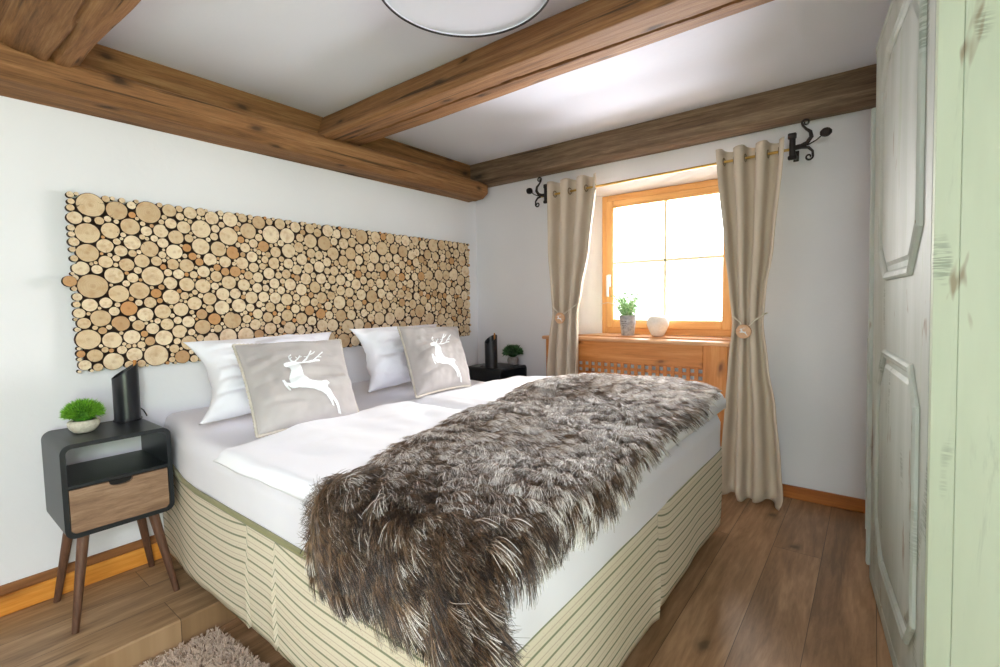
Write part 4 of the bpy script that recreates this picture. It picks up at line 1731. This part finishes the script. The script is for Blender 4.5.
def finial(cx, s, zc):
    """cx: x of the holder plate, s: +1 scrolls point right, -1 left"""
    mb = MB()

    def T(P, r):
        mb.tube([(cx+s*x*.88-RD.x, y, zc+z*.9-RD.z) for x, y, z in P], [q*.85 for q in r], 8)
    # holder plate, slightly flared
    for a, b in (((-.014, -.012, -.05), (.014, .012, .075)), ((-.022, -.013, .055), (.018, .013, .085)), ((-.020, -.013, -.055), (.020, .013, -.035))):
        lo = (min(s*a[0], s*b[0])+cx-RD.x, a[1], zc+a[2]-RD.z); hi = (max(s*a[0], s*b[0])+cx-RD.x, b[1], zc+b[2]-RD.z)
        mb.box(lo, hi, .004)
    mb.box((cx-.008-RD.x, .0, zc-.02-RD.z), (cx+.008-RD.x, -RODY-.001, zc+.0-RD.z), .003)          # arm back to the wall
    mb.box((cx-.014-RD.x, -RODY-.006, zc-.03-RD.z), (cx+.014-RD.x, -RODY-.0005, zc+.03-RD.z), .002)
    up_ = [(.010, 0, .012), (.045, 0, .012), (.078, 0, .025), (.098, 0, .055), (.092, 0, .085), (.070, 0, .105), (.052, 0, .128)]
    up_ += [(x, 0, z) for x, z in spiral((.068, .142), .021, .007, PI, -1.1)]
    T(up_, [.010, .012, .013, .013, .011, .008, .007]+[.0065-.002*k/21 for k in range(22)])
    dn = [(.010, 0, .0), (.050, 0, .002), (.085, 0, -.006), (.106, 0, -.030), (.108, 0, -.055)]
    dn += [(x, 0, z) for x, z in spiral((.088, -.060), .021, .007, .2, -1.15)]
    T(dn, [.010, .010, .009, .0075, .007]+[.0065-.002*k/21 for k in range(22)])
    T([(.045, 0, .008), (.085, 0, .012), (.125, 0, .030), (.155, 0, .055)], [.006, .0045, .004, .004])
    o = mb.build('iron_bracket', M_iron, rod, smooth=True, angle=50)
    kb = MB()
    kb.lathe([(.0001, -.024), (.014, -.020), (.024, -.008), (.024, .008), (.014, .020), (.0001, .024)], 12, (cx+s*.150-RD.x, 0, zc+.058-RD.z), fn=lambda a, z: 1+.12*math.cos(6*a))
    kb.build('ball_end', M_iron, rod, smooth=True)


finial(2.425, 1, rod_z(2.425))
finial(.842, -1, rod_z(.842))


# ---------------------------------------------------------------- curtains
M_curt = fabric('beige_linen_curtain', S(214, 200, 182), S(206, 192, 172), 500, .9, .25, 4)


def curtain(tab, n_w, phase, label, seed, tie_z, pooled):
    """tab rows: (z, xl, xr, amp, y)"""
    xm = (tab[0][1]+tab[0][2])/2
    root = empty('curtain', (xm, RODY, 0))
    tag(root, label, 'curtain', 'tied beige curtains at the window')
    NU, NV = 230, 110
    zt, zb = tab[0][0], tab[-1][0]

    def P(u, v):
        z = zt+(zb-zt)*v
        xl, xr, amp, y0 = lerp_table(tab, z)
        k = 2*PI*(n_w*u)+phase
        # folds merge a little going down
        drift = (.5*math.sin(u*5+seed)*smooth01(v*1.5)+.9*fbm((u*2+seed, v*1.6, seed), 1, 2)*smooth01(v*2))*math.sin(PI*u)**.5
        sx = .006*math.sin(2*(k+drift))*(1-.5*v)
        cf = math.cos(k+drift)
        yy = y0-amp*math.copysign(abs(cf)**.7, cf)+.006*fbm((u*6, v*3, seed), 1, 2)
        if pooled and z < .10:
            yy -= .012*math.sin(PI*min(1, (z-.01)/.09))
        topw = .006*math.sin(k)*(1-smooth01(v*14))
        return Vector((xl+(xr-xl)*u+sx-xm, yy-RODY, z+topw+(.012*math.sin(k*.5+1) if pooled and v > .98 else 0)))
    mb = MB()
    mb.grid(P, NU, NV)
    o = mb.build('curtain_cloth', M_curt, root, smooth=True, angle=180)
    md = o.modifiers.new('cloth', 'SOLIDIFY'); md.thickness = .003; md.offset = 0
    # eyelets where the folds cross the rod
    nring = int(round(n_w*2))
    vz = 1-(rod_z(xm)-zb)/(zt-zb)
    for i in range(nring+2):
        # cos(k)=0 crossings
        u = ((PI/2+PI*i-phase)/(2*PI))/n_w
        if not 0.01 < u < .99: continue
        p = P(u, vz); q = P(min(1, u+.004), vz)
        t = (q-p); t.z = 0; t.normalize()
        nrm = Vector((-t.y, t.x, 0))
        ctr = Vector((p.x, p.y, rod_z(p.x+xm)))
        pts = [ctr+(t*math.cos(2*PI*k/20)+Vector((0, 0, 1))*math.sin(2*PI*k/20))*.0215 for k in range(21)]
        MB().tube(pts, .0042, 6).build('eyelet', plain('antique_brass', S(120, 98, 60), .35, .5, .8), root, smooth=True)
    # tie-back: cord across the front and a wooden disc with a tiny stag
    xl, xr, amp, y0 = lerp_table(tab, tie_z)
    yf = y0-amp-.022-RODY
    xc = xl+(xr-xl)*(.42)-xm
    cord = [(xl-xm-.004, y0-RODY+.01, tie_z+.085), (xl-xm+.004, yf+.018, tie_z+.078), (xl-xm+.05, yf+.002, tie_z+.045), (xc-.01, yf-.002, tie_z+.018), (xc+.02, yf-.002, tie_z+.018), (xr-xm-.05, yf+.002, tie_z+.05), (xr-xm-.002, yf+.02, tie_z+.088), (xr-xm+.005, y0-RODY+.012, tie_z+.095)]
    tb = MB().tube(cord, .0045, 8).build('tieback_cord', fabric('cream_cord', S(226, 218, 200)), root, smooth=True)
    Mx = Matrix.Translation((xc, yf-.006, tie_z-.008)) @ Matrix.Rotation(PI/2, 4, 'X')
    vs = []
    mb = MB()
    mb.lathe([(.0001, 0), (.038, 0), (.0405, .003), (.0405, .009), (.038, .012), (.0001, .012)], 32)
    mb.v = [tuple(Mx @ Vector(v)) for v in mb.v]
    disc = mb.build('wooden_disc', wood('tie_disc_wood', S(196, 150, 112), S(214, 170, 132), S(226, 186, 150), 'x', 3, .6), root, smooth=True, angle=40)
    sm = stag_mesh(lambda u, v: Vector((xc-.022+.044*u, yf-.0188, tie_z-.008+.025-.050*v)), 60, 70, (0, 1, 0, 1))
    tag(sm.build('stag_motif', M_print, disc), 'tiny white stag')
    return root


TL = [(2.062, .885, 1.278, .050, -.175), (1.99, .885, 1.274, .050, -.172), (1.56, .888, 1.220, .046, -.175), (1.27, .912, 1.160, .038, -.185), (1.10, .924, 1.126, .032, -.190), (.90, .898, 1.132, .038, -.195), (.65, .880, 1.134, .042, -.198), (.03, .855, 1.145, .046, -.198)]
TR = [(2.058, 2.045, 2.394, .050, -.175), (1.99, 2.050, 2.392, .050, -.172), (1.47, 2.104, 2.354, .046, -.18), (1.24, 2.130, 2.323, .038, -.185), (1.05, 2.150, 2.312, .032, -.19), (.80, 2.135, 2.345, .042, -.195), (.58, 2.124, 2.386, .048, -.198), (.25, 2.108, 2.42, .052, -.20), (.07, 2.098, 2.435, .054, -.205), (.010, 2.115, 2.415, .046, -.20)]
curtain(TL, 3.0, 0.0, 'beige linen curtain tied back, left of the window', 1.3, 1.075, False)
curtain(TR, 3.0, 0.0, 'beige linen curtain tied back, right of the window, reaching the floor', 4.7, 1.01, True)


# ---------------------------------------------------------------- wardrobe
def painted(nm='weathered_mint_paint', ca=None, cb_=None):
    t = NT(nm)
    c = t.coords()
    cz = t.coords(scale=(1, 1, .15))
    base = t.mix(t.ramp(t.noise(cz, 7, 4, .6), [(.35, 0.0), (.65, 1.0)]), ca or S(200, 206, 200), cb_ or S(182, 190, 182))
    # rubbed streaks along the boards
    st = t.ramp(t.noise(t.coords(scale=(1, 1, .10)), 16, 5, .7, .6), [(.58, 0.0), (.68, .6)])
    base = t.mix(st, base, S(176, 188, 168))
    blot = t.math('MULTIPLY', t.ramp(t.noise(t.coords(scale=(1, 1, .33), loc=(3.4, 8.1, 5)), 9.0, 2), [(.64, 0.0), (.70, 1.0)]),
                  t.ramp(t.noise(t.coords(scale=(.6, .6, 9)), 22, 3, .6), [(.45, 0.0), (.52, 1.0)]))
    base = t.mix(t.math('MULTIPLY', blot, .5), base, S(104, 116, 98))
    chips = t.math('MULTIPLY', t.ramp(t.noise(t.coords(scale=(1, 1, .3), loc=(7, 0, 0)), 11, 3, .6, .5), [(.66, 0.0), (.70, 1.0)]), .7)
    base = t.mix(chips, base, S(138, 112, 84))
    t.bump(t.noise(cz, 30, 5, .6), .3, .003)
    return t.base(base, .6, .3)


M_paint = painted()
M_paint_lawn_tint = painted('mint_paint_lawn_tint', S(206, 217, 194), S(196, 208, 184))  # same mint paint, with green lawn light put into the side's colour
TH = .0193
dv = Vector((.110, -.994, 0)).normalized()
nv = Vector((-dv.y, dv.x, 0)) * -1
nv = Vector((-.994, -.110, 0)).normalized()
upv = (Vector((0, 0, 1))*math.cos(TH)+nv*math.sin(TH)).normalized()
fr = dv.cross(upv).normalized()
if fr.dot(nv) < 0: fr = -fr
ward = empty('wardrobe', (2.817, -.755, 0))
tag(ward, 'tall mint-white painted wardrobe with worn paint and octagonal door panels', 'wardrobe')
# local axes: t along the front towards the camera, n outward from the front, u up
WM = Matrix((dv, fr, upv)).transposed()


def wv(t, n, u):
    return WM @ Vector((t, n, u))


def wbox(mb, a, b, bev=.004):
    M4 = WM.to_4x4()
    return mb.box(a, b, bev, mat=M4)


WW, WH, WD = 1.005, 2.185, .62
FR = .0
mb = MB()
wbox(mb, (.0, -.045, .001), (.02, -.03-WD+.06, WH-.001), .0) if False else None
wbox(mb, (.004, -.026, .012), (WW-.03, -.022, WH-.03), 0) if False else None
wbox(mb, (0, -WD, .02), (.022, -.024, WH-.03), .002)                  # far side
wbox(mb, (.022, -WD, .02), (WW-.0225, -WD+.012, WH-.03), .001)        # back
wbox(mb, (.022, -WD+.012, .05), (WW-.0225, -.024, .07), .001)         # bottom
wbox(mb, (0, -WD, WH-.03), (WW-.0225, -.0, WH), .003)                 # top
mb.build('wardrobe_body', M_paint, ward)
# the side towards the camera: three upright boards
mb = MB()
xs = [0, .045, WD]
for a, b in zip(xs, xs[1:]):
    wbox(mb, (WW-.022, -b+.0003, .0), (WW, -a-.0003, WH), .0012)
mb.build('side_panel', M_paint_lawn_tint, ward)
# plinth + door
mb = MB(); wbox(mb, (0, -.022, 0), (WW-.0225, 0, .055), .003); mb.build('plinth', M_paint, ward)
door = MB(); wbox(door, (.022, -.022, .058), (WW-.0235, 0.0, WH-.032), .004)
door = door.build('door', M_paint, ward)


def octo_frame(t0, t1, u0, u1, ct0, cu0, ct1, cu1, w_=.030):
    """chamfered frame: cuts ct/cu for far side (0) and near side (1)"""
    P = [(t0+ct0, u0), (t1-ct1, u0), (t1, u0+cu1), (t1, u1-cu1), (t1-ct1, u1), (t0+ct0, u1), (t0, u1-cu0), (t0, u0+cu0)]
    c = ((t0+t1)/2, (u0+u1)/2)

    def off(d):
        out = []
        n = len(P)
        for i in range(n):
            a, b, e = Vector(P[i-1]), Vector(P[i]), Vector(P[(i+1) % n])
            n1 = Vector((-(b-a).y, (b-a).x)).normalized(); n2 = Vector((-(e-b).y, (e-b).x)).normalized()
            m = (n1+n2).normalized()
            k = d/max(.3, m.dot(n1))
            out.append((b.x+m.x*k, b.y+m.y*k))
        return out
    levels = [(0, .0005), (.002, .008), (.009, .013), (.016, .010), (w_*.75, .009), (w_, .003), (w_+.001, .0005)]
    vs, fs = [], []
    for d, h in levels:
        vs += [wv(a, h, b) for a, b in off(d)]
    n = 8
    for r in range(len(levels)-1):
        for k in range(n):
            k2 = (k+1) % n
            fs.append((r*n+k, r*n+k2, (r+1)*n+k2, (r+1)*n+k))
    mb = MB().add(vs, fs)
    mb.build('panel_moulding', M_paint, door, recalc=True)
    mb = MB()
    q = off(w_+.030)
    vs = [wv(a, .0065, b) for a, b in q]+[wv(a, .0003, b) for a, b in off(w_+.018)]
    mb.add(vs, [tuple(range(8))]+[(k, (k+1) % 8, 8+(k+1) % 8, 8+k) for k in range(8)])
    mb.build('raised_panel', M_paint, door, recalc=True)


octo_frame(.225, .895, 1.245, 2.035, .13, .10, .12, .12)
octo_frame(.215, .895, .215, 1.005, .14, .13, .09, .10)
# overlapping strip at the far edge of the front
mb = MB(); wbox(mb, (-.012, -.02, .06), (.020, .012, 1.945), .003); mb.build('edge_strip', M_paint, ward)
mb = MB(); wbox(mb, (-.020, -.02, .20), (-.0125, .014, 1.02), .002); mb.build('edge_strip', M_paint, ward)
